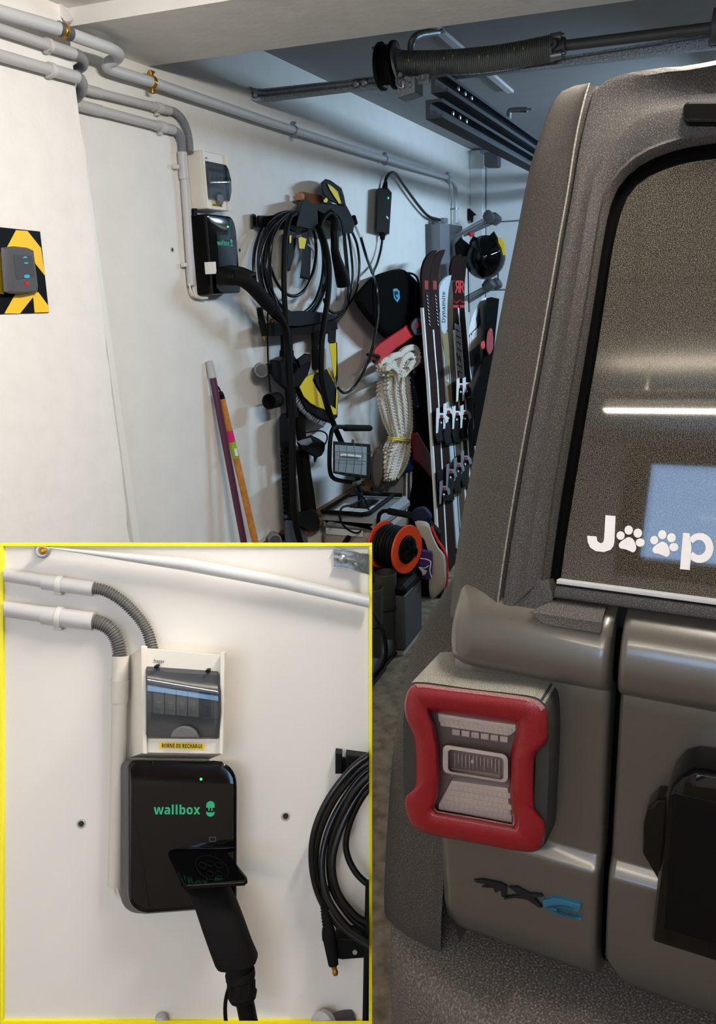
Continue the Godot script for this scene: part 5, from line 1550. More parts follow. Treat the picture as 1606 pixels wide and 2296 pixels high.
	s.tube(wpath([864, 410, 0.03, 867, 398, 0.03, 876, 388, 0.03, 888, 391, 0.03, 910, 422, 0.03, 938, 460, 0.03, 960, 484, 0.03, 980, 491, 0.04, 1000, 496, 0.07]), 0.0085, 10)
	s.tube(wpath([858, 534, 0.03, 854, 560, 0.03, 846, 590, 0.04, 837, 613, 0.08, 843, 640, 0.16, 848, 690, 0.17, 843, 741, 0.17, 832, 790, 0.16, 812, 840, 0.13, 788, 874, 0.1, 771, 881, 0.1, 758, 870, 0.1]), 0.0068, 10)
	s.tube(wpath([808, 528, 0.05, 820, 570, 0.05, 836, 614, 0.08], 4), 0.0075, 10)
	put("cable", s, M.hose, k)
	s = Sh.new(); s.tube([wl(793, 487, 0.07), wl(797, 500, 0.06)], 0.012, 10); put("plug", s, M.black, k)
	s = Sh.new(); s.tube([wl(796, 502, 0.055), wl(808, 530, 0.05)], 0.0085, 10); put("white_sleeve", s, M.whitep, k)
	s = Sh.new(); s.ext(wpoly([996, 488, 1005, 489, 1005, 501, 996, 500], 0.11), Vector3(-0.02, 0, 0), 0.003); put("cable_end", s, M.mgrey, k)

func lower_tools() -> void:
	# two sticks against the wall
	var t := thing("broom_handle", "maroon broom handle with a grey end leaning on the white wall", "broom")
	var s := Sh.new(); s.tube([wl(477, 846, 0.02), wl(510, 1020, 0.05), wl(548, 1222, 0.09), wl(566, 1320, 0.11)], 0.0125, 14); put("stick", s, M.maroon, t)
	s = Sh.new(); s.tube([wl(469, 810, 0.014), wl(470.5, 817, 0.015), wl(471, 818, 0.015), wl(477, 847, 0.02)], [0.0118, 0.0122, 0.0138, 0.0145], 16); put("end_cap", s, M.lgrey, t)
	t = thing("broom_handle", "orange wooden broom handle with a pink and green label leaning on the white wall", "broom")
	s = Sh.new(); s.tube([wl(497, 894, 0.03), wl(530, 1030, 0.05), wl(574, 1222, 0.1), wl(596, 1320, 0.12)], 0.0128, 14); put("stick", s, M.stick, t)
	s = Sh.new(); s.tube([wl(493, 878, 0.028), wl(494.5, 884, 0.03), wl(498, 895, 0.03)], [0.0085, 0.012, 0.0125], 12); s.tube(wpath([486, 865, 0.03, 491, 870, 0.034, 495, 880, 0.034], 4), 0.003, 8); put("hanger", s, M.black, t)
	s = Sh.new(); s.tube([wl(514.3, 966, 0.0405), wl(520, 990, 0.0442)], 0.0134, 16); put("pink_label", s, M.pink, t)
	s = Sh.new(); s.tube([wl(520, 990, 0.0442), wl(529, 1026, 0.0495)], 0.0134, 16); put("green_label", s, M.lime, t)
	s = Sh.new(); s.tube([wl(527.5, 1006, 0.058), wl(531, 1022, 0.061)], 0.0055, 8); put("barcode_label", s, M.whitep, t)

	# wall-mounted stand of the pressure washer
	t = thing("washer_accessory", "black pressure washer attachment with a grey rimmed wheel below the hose coil", "attachment")
	s = wsolid([604, 808, 616, 806, 631, 809, 634, 797, 653, 786, 665, 806, 683, 792, 697, 795, 697, 818, 690, 842, 678, 865, 662, 874, 642, 877, 628, 866, 615, 854, 606, 836], 0.03, 0.12, 0.85); put("body", s, M.matt, t)
	s = wsolid([666, 806, 684, 793, 696, 796, 695, 812, 672, 824], 0.08, 0.14, 0.85); put("corner_piece", s, M.black, t)
	s = Sh.new(); s.lathe(wl(655, 824, 0.12), Vector3(1, 0, 0.4), [[0.024, -0.02], [0.026, 0.004], [0.02, 0.008], [0.018, -0.004], [0, -0.004]], 18); put("socket", s, M.black, t)
	s = Sh.new(); s.tube([wl(643, 752, 0.07), wl(643, 785, 0.07), wl(643, 786, 0.07), wl(643, 800, 0.07)], [0.025, 0.025, 0.029, 0.03], 14); put("tube", s, M.matt, t)
	s = Sh.new(); s.tube([wl(651, 870, 0.08), wl(653, 905, 0.08), wl(656, 935, 0.08)], [0.024, 0.021, 0.026], 14); put("tube", s, M.matt, t)
	for q in [[587, 830, 0.07, 0.0], [617, 1212, 0.07, 1.0]]:
		var ax := Vector3(0.6, 0.0, 0.8)
		s = Sh.new(); s.lathe(wl(q[0], q[1], q[2]), ax, [[0.02, -0.07], [0.025, -0.05], [0.0275, -0.002], [0.0275, 0.003], [0.0225, 0.004], [0.021, 0.001], [0, 0.001]], 24)
		var rim := put("wheel_rim", s, M.mgrey, t)
		s = Sh.new(); s.lathe(wl(q[0], q[1], q[2]), ax, [[0.021, 0.0005], [0.021, 0.0025], [0, 0.003]], 20); put("wheel_hub", s, M.dgrey, rim)
		s = Sh.new(); s.tube([wl(q[0], q[1], q[2]) - ax * 0.03, wl(q[0] + 28, q[1] - 4, 0.06)], [0.022, 0.02], 12); put("axle", s, M.matt, t)
	t = thing("washer_lance", "black ribbed lance hanging furthest left under the hose coil", "lance")
	s = wsolid([626, 938, 630, 928, 641, 926, 646, 940, 651, 975, 650, 1015, 632, 1016, 627, 1000], 0.03, 0.08, 0.9); put("grip", s, M.black, t)
	s = Sh.new(); ribbed(s, [wl(640, 1010, 0.06), wl(644, 1090, 0.06), wl(648, 1168, 0.06)], 0.0225, 0.022, 14, 0.93); put("barrel", s, M.rubber, t)
	s = Sh.new(); for k in 14: s.box(wl(633.5 + 0.62 * k, 1022 + 10.5 * k, 0.075), Vector3(0.014, 0.012, 0.012), 0.001); put("rib", s, M.dgrey, t)
	t = thing("washer_lance", "black smooth lance hanging behind the thick cables, right of the ribbed lance", "lance")
	s = Sh.new(); s.tube([wl(672, 905, 0.06), wl(673, 912, 0.06), wl(674, 940, 0.06), wl(675, 975, 0.06), wl(680, 1000, 0.06), wl(687, 1060, 0.06), wl(694, 1110, 0.06), wl(699, 1148, 0.06)], [0.018, 0.023, 0.024, 0.022, 0.021, 0.021, 0.023, 0.023], 14); put("barrel", s, M.matt, t)
	s = Sh.new(); s.lathe(wl(671, 909, 0.07), Vector3.UP, [[0.014, -0.004], [0.014, 0.006], [0.008, 0.01], [0, 0.01]], 12); put("brass_ring", s, M.brass, t)
	s = Sh.new(); s.tube([wl(668, 1010, 0.06), wl(675, 1080, 0.06), wl(681, 1150, 0.06)], 0.013, 10); put("rod", s, M.black, t)
	t = thing("washer_nozzle", "black tapered nozzle with a brass tip hanging above the yellow brush", "nozzle")
	s = Sh.new(); s.tube([wl(708, 742, 0.09), wl(707, 765, 0.09), wl(706, 782, 0.09), wl(706.5, 783, 0.09), wl(707, 825, 0.09), wl(707, 830, 0.09)], [0.022, 0.017, 0.014, 0.017, 0.015, 0.01], 14); put("sleeve", s, M.matt, t)
	s = Sh.new(); s.tube([wl(707, 828, 0.09), wl(707.5, 834, 0.09), wl(707.6, 835, 0.09), wl(708, 841, 0.09)], [0.005, 0.005, 0.007, 0.005], 10); put("brass_tip", s, M.brass, t)
	t = thing("washer_accessory", "black foot piece at the bottom of the ribbed lance by the cooler", "attachment")
	s = wsolid([668, 1148, 690, 1143, 702, 1140, 712, 1150, 718, 1170, 716, 1188, 704, 1194, 690, 1190, 670, 1180, 664, 1165], 0.05, 0.12, 0.85); put("clamp", s, M.black, t)
	s = wsolid([640, 1166, 662, 1166, 676, 1178, 690, 1200, 692, 1235, 640, 1235, 637, 1200], 0.03, 0.1, 0.9); put("foot", s, M.dgrey, t)
	t = thing("rubber_cover", "black rubber cap with a strap hanging under the yellow brush", "cap")
	s = wsolid([665, 990, 680, 982, 697, 975, 714, 983, 730, 994, 728, 1010, 722, 1021, 712, 1026, 708, 1036, 704, 1037, 703, 1024, 687, 1015, 672, 1008], 0.05, 0.12, 0.75); put("cap", s, M.matt, t)
	s = wsolid([665, 990, 680, 985, 697, 981, 702, 992, 690, 1000, 675, 998], 0.10, 0.122, 0.9); put("mouth", s, M.mgrey, t)
	s = Sh.new(); s.tube(wpath([687, 970, 0.09, 700, 968, 0.1, 718, 966, 0.1, 731, 972, 0.1, 734, 982, 0.1, 730, 995, 0.1], 5), 0.0035, 8); put("strap", s, M.black, t)
	# yellow wash brush
	t = thing("wash_brush", "yellow and black wash brush with grey bristles hanging upside down on the wall", "brush")
	s = wsolid([735, 738, 754, 740, 753, 768, 735, 767], 0.05, 0.10, 0.9); put("coupling", s, M.black, t)
	s = wsolid([737, 767, 754, 767, 755, 800, 754, 842, 750, 850, 744, 815], 0.05, 0.085, 0.9); put("handle", s, M.yellow, t)
	s = wsolid([753, 767, 756, 768, 758, 850, 753, 868], 0.05, 0.08, 0.9); put("handle_edge", s, M.black, t)
	s = wsolid([735, 826, 738, 824, 748, 848, 752, 860, 742, 852, 736, 840], 0.04, 0.07, 0.9); put("hook", s, M.yellow, t)
	s = wsolid([662, 876, 680, 858, 700, 840, 733, 828, 750, 860, 758, 880, 757, 935, 741, 950, 712, 941, 685, 922], 0.05, 0.105, 0.86); put("base", s, M.black, t)
	s = wsolid([670, 868, 677, 856, 685, 845, 695, 839, 706, 836, 701, 851, 710, 870, 721, 886, 730, 921, 712, 915, 696, 906, 680, 890], 0.07, 0.115, 0.9); put("shell", s, M.yellow, t)
	s = wsolid([702, 848, 712, 838, 733, 827, 748, 859, 755, 874, 752, 917, 735, 904, 721, 884], 0.07, 0.118, 0.9); put("back", s, M.black, t)
	s = wsolid([736, 904, 753, 918, 755, 870, 758, 884, 755, 931, 744, 930], 0.09, 0.122, 0.94); put("shell", s, M.yellow, t)
	s = Sh.new()
	for k in 18:
		var f := k / 17.0
		var x := lerpf(661, 731, f) + 5.0 * sin(PI * f) * -1.0
		var y := lerpf(879, 947, f) + 7.0 * sin(PI * f)
		for j in 3:
			var a := wl(x, y, 0.06 + 0.016 * j)
			var b := wl(x - 7 + rng.randf_range(-1, 1), y + 9 + rng.randf_range(-1, 1), 0.06 + 0.017 * j)
			s.tube([a, b], [0.004, 0.006], 6)
	tag(put("bristles", s, M.mgrey, t), "grey bristles", "", "", "stuff")

# ---------------------------------------------------------------- skis and the rest of the far corner
func ski_off(y: float) -> float: return lerpf(0.20, 0.42, clampf((y - 560.0) / 660.0, 0.0, 1.2))
func spoly(a: Array, add := 0.0) -> Array:
	var r := []
	for q in pairs(a): r.append(wl(q.x, q.y, ski_off(q.y) + add))
	return r
# a ski: pairs of left and right edge from the tip down
func ski(called: String, label: String, cat: String, group: String, edges: Array, m: Material, edge_m: Material, thick := 0.012) -> Node3D:
	var t := thing(called, label, cat, group)
	var rows := []
	for i in range(0, edges.size(), 3):
		var y: float = edges[i + 2]
		var curl := 0.05 * pow(clampf((640.0 - y) / 80.0, 0.0, 1.0), 2.0)
		var a := wl(edges[i], y, ski_off(y) + curl)
		var b := wl(edges[i + 1], y, ski_off(y) + curl)
		var c := Vector3(-thick, 0, 0)
		rows.append([a + c, a, a.lerp(b, 0.15) + Vector3(0.002, 0, 0), a.lerp(b, 0.85) + Vector3(0.002, 0, 0), b, b + c])
	var s := Sh.new(); s.rings(rows); put("board", s, m, t)
	s = Sh.new()
	rows = []
	for i in range(0, edges.size(), 3):
		var y: float = edges[i + 2]
		if y < 690: continue
		var w := 1.7 if edge_m == M.whitep else 0.6
		var a := wl(edges[i] - 1, y, ski_off(y) + 0.003)
		var b := wl(edges[i] + w, y, ski_off(y) + 0.003)
		rows.append([a + Vector3(-0.014, 0, 0), a, b, b + Vector3(-0.014, 0, 0)])
	s.rings(rows); put("edge", s, edge_m, t)
	return t
func binding(t: Node, x: float, y: float, k: float, white: bool) -> void:
	var o := ski_off(y)
	var s := wsolid(sc([-10, -14, 2, -10, 10, 4, 8, 24, -4, 28, -9, 10], x, y, k), o, o + 0.05, 0.85); put("binding", s, M.black, t)
	s = wsolid(sc([-14, -22, -6, -26, -6, -12, 4, -12, 12, -4, 14, 8, 8, 12, 6, 0, -2, -6, -8, 2, -10, 34, -15, 36], x, y, k), o + 0.02, o + 0.06, 0.92); put("binding_arch", s, M.whitep if white else M.mgrey, t)
	s = wsolid(sc([-4, -8, 2, -8, 3, 0, -4, 0], x, y, k), o + 0.03, o + 0.064, 0.9); put("binding_mark", s, M.redd, t)
	s = Sh.new(); s.ball(wl(x - 3 * k, y + 10 * k, o + 0.052), Vector3.ONE * 0.007, 8); put("binding_screw", s, M.whitep, t)
func sc(a: Array, x: float, y: float, k: float) -> Array:
	var r := []
	for i in range(0, a.size(), 2): r.append_array([x + a[i] * k, y + a[i + 1] * k])
	return r

func ski_corner() -> void:
	# grey upright rack
	var t := thing("ski_rack", "grey metal wall rack with padded arms above the skis", "rack")
	var s := Sh.new()
	s.ext(wpoly([964, 502, 989, 502, 992, 700, 966, 700], 0.03), Vector3(-0.028, 0, 0), 0.002); put("upright", s, M.dgrey, t)
	s = Sh.new(); s.ext(wpoly([987, 502, 1008, 502, 1012, 700, 990, 700], 0.09), Vector3(-0.08, 0, 0), 0.003); put("upright", s, M.mgrey, t)
	s = Sh.new(); s.ext(wpoly([1006, 502, 1037, 507, 1040, 640, 1010, 640], 0.04), Vector3(-0.038, 0, 0), 0.003); put("upright", s, M.dgrey, t)
	s = Sh.new(); s.ext(wpoly([968, 491, 996, 494, 996, 503, 968, 503], 0.02), Vector3(-0.018, 0, 0), 0.001); put("tab", s, M.mgrey, t)
	var z := wl(1027, 525, 0.05).z
	for q in [[1020, 531, 1092, 491, 1100, 482, 1, 0], [1040, 526, 1106, 497, 1114, 487, 1, -0.06], [1036, 674, 1090, 645, 1101, 635, 0.9, 0], [1050, 676, 1108, 641, 1117, 634, 0.8, -0.06]]:
		s = Sh.new(); s.tube([zp(q[0], q[1], z + q[7]), zp(q[2], q[3], z + q[7])], 0.0165, 14); put("arm", s, M.silver if q[7] == 0 else M.mgrey, t)
		s = Sh.new()
		var a := zp(q[2], q[3], z + q[7])
		var d := (zp(q[4], q[5], z + q[7]) - a)
		s.tube([a - d * 0.4, a - d * 0.2, a + d * 0.5, a + d * 1.2, a + d * 1.5], [0.02, 0.034, 0.042, 0.04, 0.028], 14); put("pad", s, M.dgrey, t)
	# small black hook on the corner post
	s = zsolid([1048, 468, 1053, 467, 1069, 482, 1062, 484, 1061, 498, 1057, 500, 1054, 488, 1053, 495, 1048, 494], BACKZ + 0.06, BACKZ + 0.12, 0.95)
	tag(put("wall_hook", s, M.black), "small black hook on the far corner post above the helmet", "hook")
	# helmet
	t = thing("helmet", "shiny black helmet with a yellow back hanging from the rack arm", "helmet")
	var hz := z + 0.12
	s = Sh.new(); s.ball(zp(1088, 577, hz), Vector3(0.135, 0.14, 0.13), 26); put("shell", s, M.gloss, t)
	s = zsolid([1020, 548, 1033, 532, 1050, 546, 1062, 556, 1058, 580, 1036, 600, 1022, 575], hz - 0.05, hz + 0.05, 0.85); put("liner", s, M.matt, t)
	s = zsolid([1052, 545, 1061, 528, 1084, 541, 1108, 518, 1117, 533, 1120, 570, 1090, 566, 1064, 560], hz - 0.04, hz + 0.06, 0.9); put("visor", s, M.black, t)
	s = zsolid([1116, 532, 1126, 534, 1133, 548, 1134, 574, 1126, 575, 1119, 556], hz - 0.05, hz + 0.04, 0.9); put("yellow_back", s, M.yellow, t)
	s = Sh.new(); s.tube([zp(1052, 523, hz), zp(1056, 527, hz + 0.02), zp(1062, 524, hz)], 0.012, 8); put("red_strap", s, M.red, t)
	s = Sh.new(); s.tube([zp(1117, 605, hz), zp(1117, 628, hz)], 0.004, 8); s.tube([zp(1050, 600, hz), zp(1051, 660, hz), zp(1052, 700, hz)], 0.004, 8); put("strap", s, M.black, t)
	s = Sh.new(); s.ball(zp(1083, 585, hz + 0.108), Vector3(0.02, 0.02, 0.01), 12); put("badge", s, M.silver, t)
	# skis
	var e1 := [976, 980, 561, 968, 979, 565, 960, 976, 573, 953, 971, 585, 948.5, 967, 600, 946.5, 964.5, 620, 947, 965, 645, 949, 968, 690, 953, 972, 740, 957.5, 977, 800, 962, 981, 850, 970, 989, 980, 978, 996, 1110, 984, 1002, 1225, 988, 1006, 1290]
	var e2 := []
	for i in range(0, e1.size(), 3): e2.append_array([e1[i] + 19 - clampf((e1[i + 2] - 900) / 200.0, 0, 1) * 2, e1[i + 1] + 19, e1[i + 2] - 1])
	var brown := mat(c8(44, 29, 26), 0.75)
	brown.metallic_specular = 0.2
	for q in [[e1, "brown ski with a red patch and white edge, first of the pair from the left", 0.0], [e2, "brown ski with a red patch and white edge, second of the pair from the left", 19.0]]:
		t = ski("ski", q[1], "ski", "brown skis with red patches", q[0], brown, M.whitep)
		var dx: float = q[2]
		s = Sh.new(); s.ext(spoly([952 + dx, 617, 960 + dx, 617, 961 + dx, 649, 953 + dx, 649], 0.004), Vector3(-0.003, 0, 0)); put("patch", s, M.redd, t)
		s = Sh.new(); s.ext(spoly(smooth_corners([955 + dx, 655, 2, 961 + dx, 655, 2, 968 + dx, 735, 2, 962 + dx, 735, 2]), 0.004), Vector3(-0.003, 0, 0)); put("panel", s, M.black, t)
		s = Sh.new()
		for k in 9: s.ext(spoly([956.5 + dx + k * 0.72, 661 + 8 * k, 958.3 + dx + k * 0.72, 662 + 8 * k, 960.5 + dx + k * 0.72, 666 + 8 * k, 958.7 + dx + k * 0.72, 665 + 8 * k], 0.006), Vector3(-0.002, 0, 0))
		put("print", s, M.whitep, t)
	t = ski("ski", "white ski with black handwriting standing beside the brown pair", "ski", "", [1010, 1013, 617, 1000, 1012, 623, 992, 1010, 632, 986, 1008, 648, 984.5, 1006, 665, 986, 1004, 700, 989, 1004, 740, 993, 1008, 790, 1000, 1014, 880, 1008, 1022, 1000, 1016, 1030, 1120, 1024, 1038, 1230], mat(c8(196, 202, 206), 0.4), M.mgrey)
	text("lettering", "Dynamite", wl(1001, 724, ski_off(724) + 0.004), wl(1001, 655, ski_off(655) + 0.004) - wl(1001, 724, ski_off(724) + 0.004), wl(991, 724, ski_off(724) + 0.004) - wl(1001, 724, ski_off(724) + 0.004), M.ink, t, true)
	s = Sh.new()
	for q in [[990, 740, 998, 750, 1004, 742, 1008, 790, 1006, 850, 1002, 850, 998, 800], [997, 850, 1010, 860, 1014, 900, 1004, 900]]: s.ext(spoly(q, 0.005), Vector3(-0.003, 0, 0))
	put("gold_print", s, mat(c8(150, 130, 90), 0.5), t)
	t = ski("ski", "olive brown ski with a white tip edge in front of the rack upright", "ski", "", [1023, 1027, 621, 1014, 1027, 626, 1008, 1026, 634, 1004, 1022, 650, 1002, 1017, 680, 1003, 1016, 740, 1006, 1020, 800, 1012, 1028, 900, 1020, 1036, 1020, 1028, 1044, 1140, 1034, 1050, 1230], mat(c8(66, 52, 34), 0.45), M.matt)
	var dark := mat(c8(35, 19, 16), 0.75)
	dark.metallic_specular = 0.2
	for q in [[[1029, 1035, 570, 1020, 1036, 576, 1014, 1036, 586, 1011, 1033, 602, 1012, 1029, 630, 1014, 1029, 680, 1019, 1034, 740, 1025, 1041, 830, 1032, 1048, 920, 1040, 1054, 1040, 1046, 1060, 1140, 1052, 1066, 1230], "dark brown ski with red emblem and white lettering strip", 0.0], [[1044, 1047, 574, 1037, 1049, 578, 1034, 1048, 590, 1031, 1045, 606, 1029, 1042, 640, 1028, 1042, 690, 1033, 1047, 750, 1040, 1055, 840, 1046, 1061, 930, 1052, 1066, 1040, 1058, 1072, 1140], "dark brown ski with red emblem furthest right beside the helmet", 16.0]]:
		t = ski("ski", q[1], "ski", "dark skis with red emblems", q[0], dark, M.whitep)
		var dx: float = q[2]
		s = Sh.new()
		s.tube([wl(1012 + dx, 612, ski_off(612) + 0.005), wl(1015 + dx, 604, ski_off(604) + 0.005), wl(1021 + dx, 600, ski_off(600) + 0.005), wl(1027 + dx * 0.95, 604, ski_off(604) + 0.005), wl(1029 + dx * 0.9, 611, ski_off(611) + 0.005)], 0.0035, 6)
		s.tube([wl(1016 + dx, 672, ski_off(672) + 0.005), wl(1019 + dx, 677, ski_off(672) + 0.005), wl(1024 + dx * 0.9, 679, ski_off(672) + 0.005), wl(1029 + dx * 0.85, 674, ski_off(672) + 0.005)], 0.0035, 6)
		s.ext(spoly([1016 + dx, 684, 1029 + dx * 0.8, 684, 1029 + dx * 0.8, 690, 1017 + dx, 690], 0.005), Vector3(-0.003, 0, 0))
		put("emblem", s, M.red, t)
		if dx == 0.0:
			text("lettering", "R", wl(1031, 657, ski_off(657) + 0.006), wl(1042, 657, ski_off(657) + 0.006) - wl(1031, 657, ski_off(657) + 0.006), wl(1031, 629, ski_off(629) + 0.006) - wl(1031, 657, ski_off(657) + 0.006), M.red, t)
			text("lettering", "R", wl(1030.5, 657, ski_off(657) + 0.006), wl(1020, 657, ski_off(657) + 0.006) - wl(1030.5, 657, ski_off(657) + 0.006), wl(1030.5, 629, ski_off(629) + 0.006) - wl(1030.5, 657, ski_off(657) + 0.006), M.red, t)
			s = Sh.new(); s.ext(spoly([1021, 725, 1032, 731, 1037, 800, 1040, 848, 1026, 848, 1023, 790], 0.004), Vector3(-0.003, 0, 0)); put("lettering_strip", s, M.lgrey, t)
			s = Sh.new()
			for b in [[1023, 738, 1030, 743], [1024, 752, 1034, 758], [1025, 766, 1035, 773], [1026, 780, 1036, 788], [1025, 791, 1029, 809], [1031, 797, 1034, 811], [1025, 816, 1037, 824], [1028, 832, 1036, 836], [1028, 832, 1029, 845]]:
				var d := Vector2(b[2] - b[0], b[3] - b[1]).normalized().orthogonal() * 0.9
				s.ext(spoly([b[0] - d.x, b[1] - d.y, b[2] - d.x, b[3] - d.y, b[2] + d.x, b[3] + d.y, b[0] + d.x, b[1] + d.y], 0.007), Vector3(-0.003, 0, 0))
			put("print", s, M.ink, t)
	# bindings on the skis
	var bx := [[992, 938, 1.0, 1], [1008, 928, 1.0, 1], [1027, 932, 0.9, 1], [1045, 930, 0.9, 1], [998, 1100, 0.9, 0], [1013, 1062, 0.9, 0], [1030, 1048, 0.9, 0], [1046, 1032, 0.9, 0]]
	var skis := []
	for o in get_children():
		if str(o.name).begins_with("ski") and not str(o.name).begins_with("ski_rack"): skis.append(o)
	for i in bx.size(): binding(skis[[0, 1, 3, 4][i % 4]], bx[i][0], bx[i][1], bx[i][2], bx[i][3] == 1)
	for q in [[984, 960, 1.0, 0], [1003, 965, 1.0, 1], [1022, 960, 1.0, 3], [1040, 955, 1.0, 4], [990, 1075, 1.0, 0], [1008, 1090, 1.0, 1], [1024, 1075, 1.0, 3], [1042, 1060, 1.0, 4]]:
		var o := ski_off(q[1])
		s = wsolid(sc([-9, -20, 8, -22, 11, -4, 8, 12, 12, 30, -4, 34, -10, 14], q[0], q[1], q[2]), o, o + 0.045, 0.8)
		put("binding_heel", s, M.black, skis[q[3]])
	for q in [[1036, 870, 0.9], [1050, 868, 0.9]]:
		binding(skis[4 if q[0] < 1040 else 5], q[0], q[1], q[2], true)
	# snowboard behind
	t = thing("snowboard", "white snowboard with dark scrawled lettering between the skis and the car", "snowboard")
	s = wsolid([1088, 667, 1080, 671, 1073, 681, 1063, 700, 1055, 725, 1050, 755, 1051, 800, 1056, 850, 1062, 900, 1080, 900, 1100, 800, 1110, 690, 1100, 668], 0.36, 0.38, 0.99, 2); put("board", s, M.whitep, t)
	var mrk := Sh.new()
	for q in [[1052, 752, 1074, 728, 1076, 732, 1053, 757], [1068, 714, 1076, 690, 1078, 712, 1080, 735, 1072, 740], [1053, 790, 1076, 770, 1078, 815, 1060, 850, 1056, 830]]: mrk.ext(wpoly(q, 0.382), Vector3(-0.002, 0, 0))
	put("print", mrk, mat(c8(82, 84, 104), 0.5), t)
	text("lettering", "RETOX", wl(1054, 783, 0.385), wl(1078, 758, 0.385) - wl(1054, 783, 0.385), wl(1054, 752, 0.385) - wl(1054, 783, 0.385), M.whitep, t)
	# bags behind the skis
	s = wsolid([1091, 668, 1102, 666, 1120, 670, 1112, 740, 1102, 860, 1085, 1000, 1062, 1000, 1064, 870, 1080, 830, 1087, 760], 0.40, 0.44, 0.95); tag(put("board_cover", s, M.bagcloth), "black cover hanging right of the white snowboard, beside the car", "cover")
	s = wsolid([1094, 742, 1104, 738, 1106, 780, 1096, 796, 1090, 780], 0.44, 0.5, 0.8, 2); tag(put("gear_bag", s, M.redd), "dark red bag hanging by the car's edge next to the snowboard", "bag")
	s = wsolid([1079, 768, 1086, 764, 1088, 778, 1082, 784, 1078, 778], 0.5, 0.53, 0.7, 2); tag(put("knob", s, M.red), "small bright red knob in front of the white snowboard", "knob")
	s = wsolid([922, 740, 960, 755, 1000, 760, 1060, 800, 1066, 900, 1052, 1060, 1044, 1180, 1030, 1300, 960, 1310, 915, 1250, 918, 1120, 935, 1020, 930, 900], 0.06, 0.14, 0.9); tag(put("garment_bag", s, M.bagcloth), "big black bag hanging on the wall behind the skis", "bag")
	s = wsolid([922, 972, 936, 968, 960, 1010, 990, 1060, 980, 1090, 940, 1040, 926, 1030], 0.15, 0.19, 0.85); tag(put("cloth", s, M.redd), "dark red cloth on the black bag behind the skis", "cloth")
	# tote bag
	t = thing("tote_bag", "black carrying bag with a teal emblem hanging on the white wall", "bag")
	s = wsolid([794, 672, 807, 648, 833, 622, 865, 609, 897, 603, 916, 612, 938, 635, 950, 660, 956, 720, 955, 764, 925, 760, 890, 760, 862, 758, 840, 735, 815, 706], 0.03, 0.15, 0.72, 2); put("body", s, M.bagcloth, t)
	s = Sh.new(); s.tube(wpath([910, 612, 0.13, 925, 614, 0.13, 935, 622, 0.13, 940, 638, 0.12], 5), 0.006, 8); put("handle", s, M.black, t)
	s = Sh.new(); s.ext(wpoly([882, 649, 889, 646, 896, 652, 897, 670, 891, 678, 884, 668], 0.153), Vector3(-0.004, 0, 0), 0.001); put("emblem", s, M.teal, t)
	s = Sh.new(); s.ext(wpoly([884, 654, 892, 652, 894, 660, 887, 662, 893, 668, 890, 672, 886, 664], 0.1545), Vector3(-0.003, 0, 0)); put("emblem_mark", s, M.navy, t)
	# red flask with a grey cap, across the bag
	t = thing("padded_strap", "red padded strap with a grey end slung over the white rope", "strap")
	s = wsolid([834, 795, 838, 782, 848, 770, 866, 758, 890, 742, 912, 728, 922, 738, 931, 752, 912, 766, 890, 780, 868, 800, 852, 820, 841, 819, 836, 808], 0.12, 0.21, 0.8); put("strap", s, M.red, t)
	s = wsolid([919, 733, 922, 722, 930, 713, 940, 713, 949, 722, 952, 735, 949, 748, 938, 752, 928, 752], 0.13, 0.22, 0.8, 2); put("end_cap", s, M.dgrey, t)
	s = wsolid([934, 724, 943, 720, 946, 727, 933, 737], 0.19, 0.223, 0.9); put("end_patch", s, M.red, t)
	s = Sh.new(); s.tube(wpath([824, 795, 0.2, 838, 796, 0.215, 850, 799, 0.215, 848, 806, 0.215, 838, 811, 0.215], 4), 0.0075, 8); put("clip", s, M.black, t)
	# braided rope
	t = thing("rope_bundle", "thick white braided rope tied in a bundle with yellow cord, hanging by the skis", "rope")
	var cols := [[840, 886, 24], [858, 885, 34], [880, 884, 38], [910, 888, 41], [945, 893, 38], [968, 897, 32], [983, 898, 26], [996, 895, 29], [1015, 890, 36], [1038, 885, 34], [1058, 880, 26], [1074, 876, 14]]
	for k in 5:
		var f := (k - 2) / 2.0
		var line := []
		for c in cols: line.append(wl(c[1] + f * c[2] * 0.74 + 3.0 * sin(c[0] * 0.02 + k), c[0] - 6 * absf(f), 0.12 + 0.075 * sqrt(maxf(0.0, 1.0 - f * f * 0.8)) + 0.008 * sin(c[0] * 0.05 + k * 2.0)))
		put("strand", braid(curve(line, 5), 0.0185), M.rope, t)
	for q in [[[857, 838, 850, 824, 857, 810, 874, 810, 887, 824, 893, 844], 0.20], [[868, 840, 865, 820, 879, 801, 899, 797, 911, 809, 907, 829, 897, 844], 0.205], [[884, 836, 890, 808, 906, 787, 926, 780, 938, 794, 933, 812, 917, 825, 902, 842], 0.195], [[895, 832, 903, 808, 917, 797, 926, 806, 915, 824], 0.225], [[864, 830, 874, 822, 888, 832, 892, 846], 0.235]]:
		var line := []
		for p in pairs(q[0]): line.append(wl(p.x, p.y, q[1]))
		put("strand", braid(curve(line, 6), 0.0175), M.rope, t)
	for q in [[838, 22], [983, 27]]:
		s = Sh.new()
		for j in 2:
			var ring := []
			for i in 20:
				var an := TAU * i / 20
				ring.append(wl(887 + (10 if q[0] > 900 else 0) + cos(an) * q[1], q[0] + 4 * j + 3 * cos(an), 0.15 + sin(an) * 0.075))
			s.tube(ring, 0.004, 6, true)
		put("binding_cord", s, M.yellow, t)
	s = Sh.new(); s.ball(wl(894, 841, 0.235), Vector3(0.01, 0.012, 0.012), 10); put("knot", s, M.black, t)
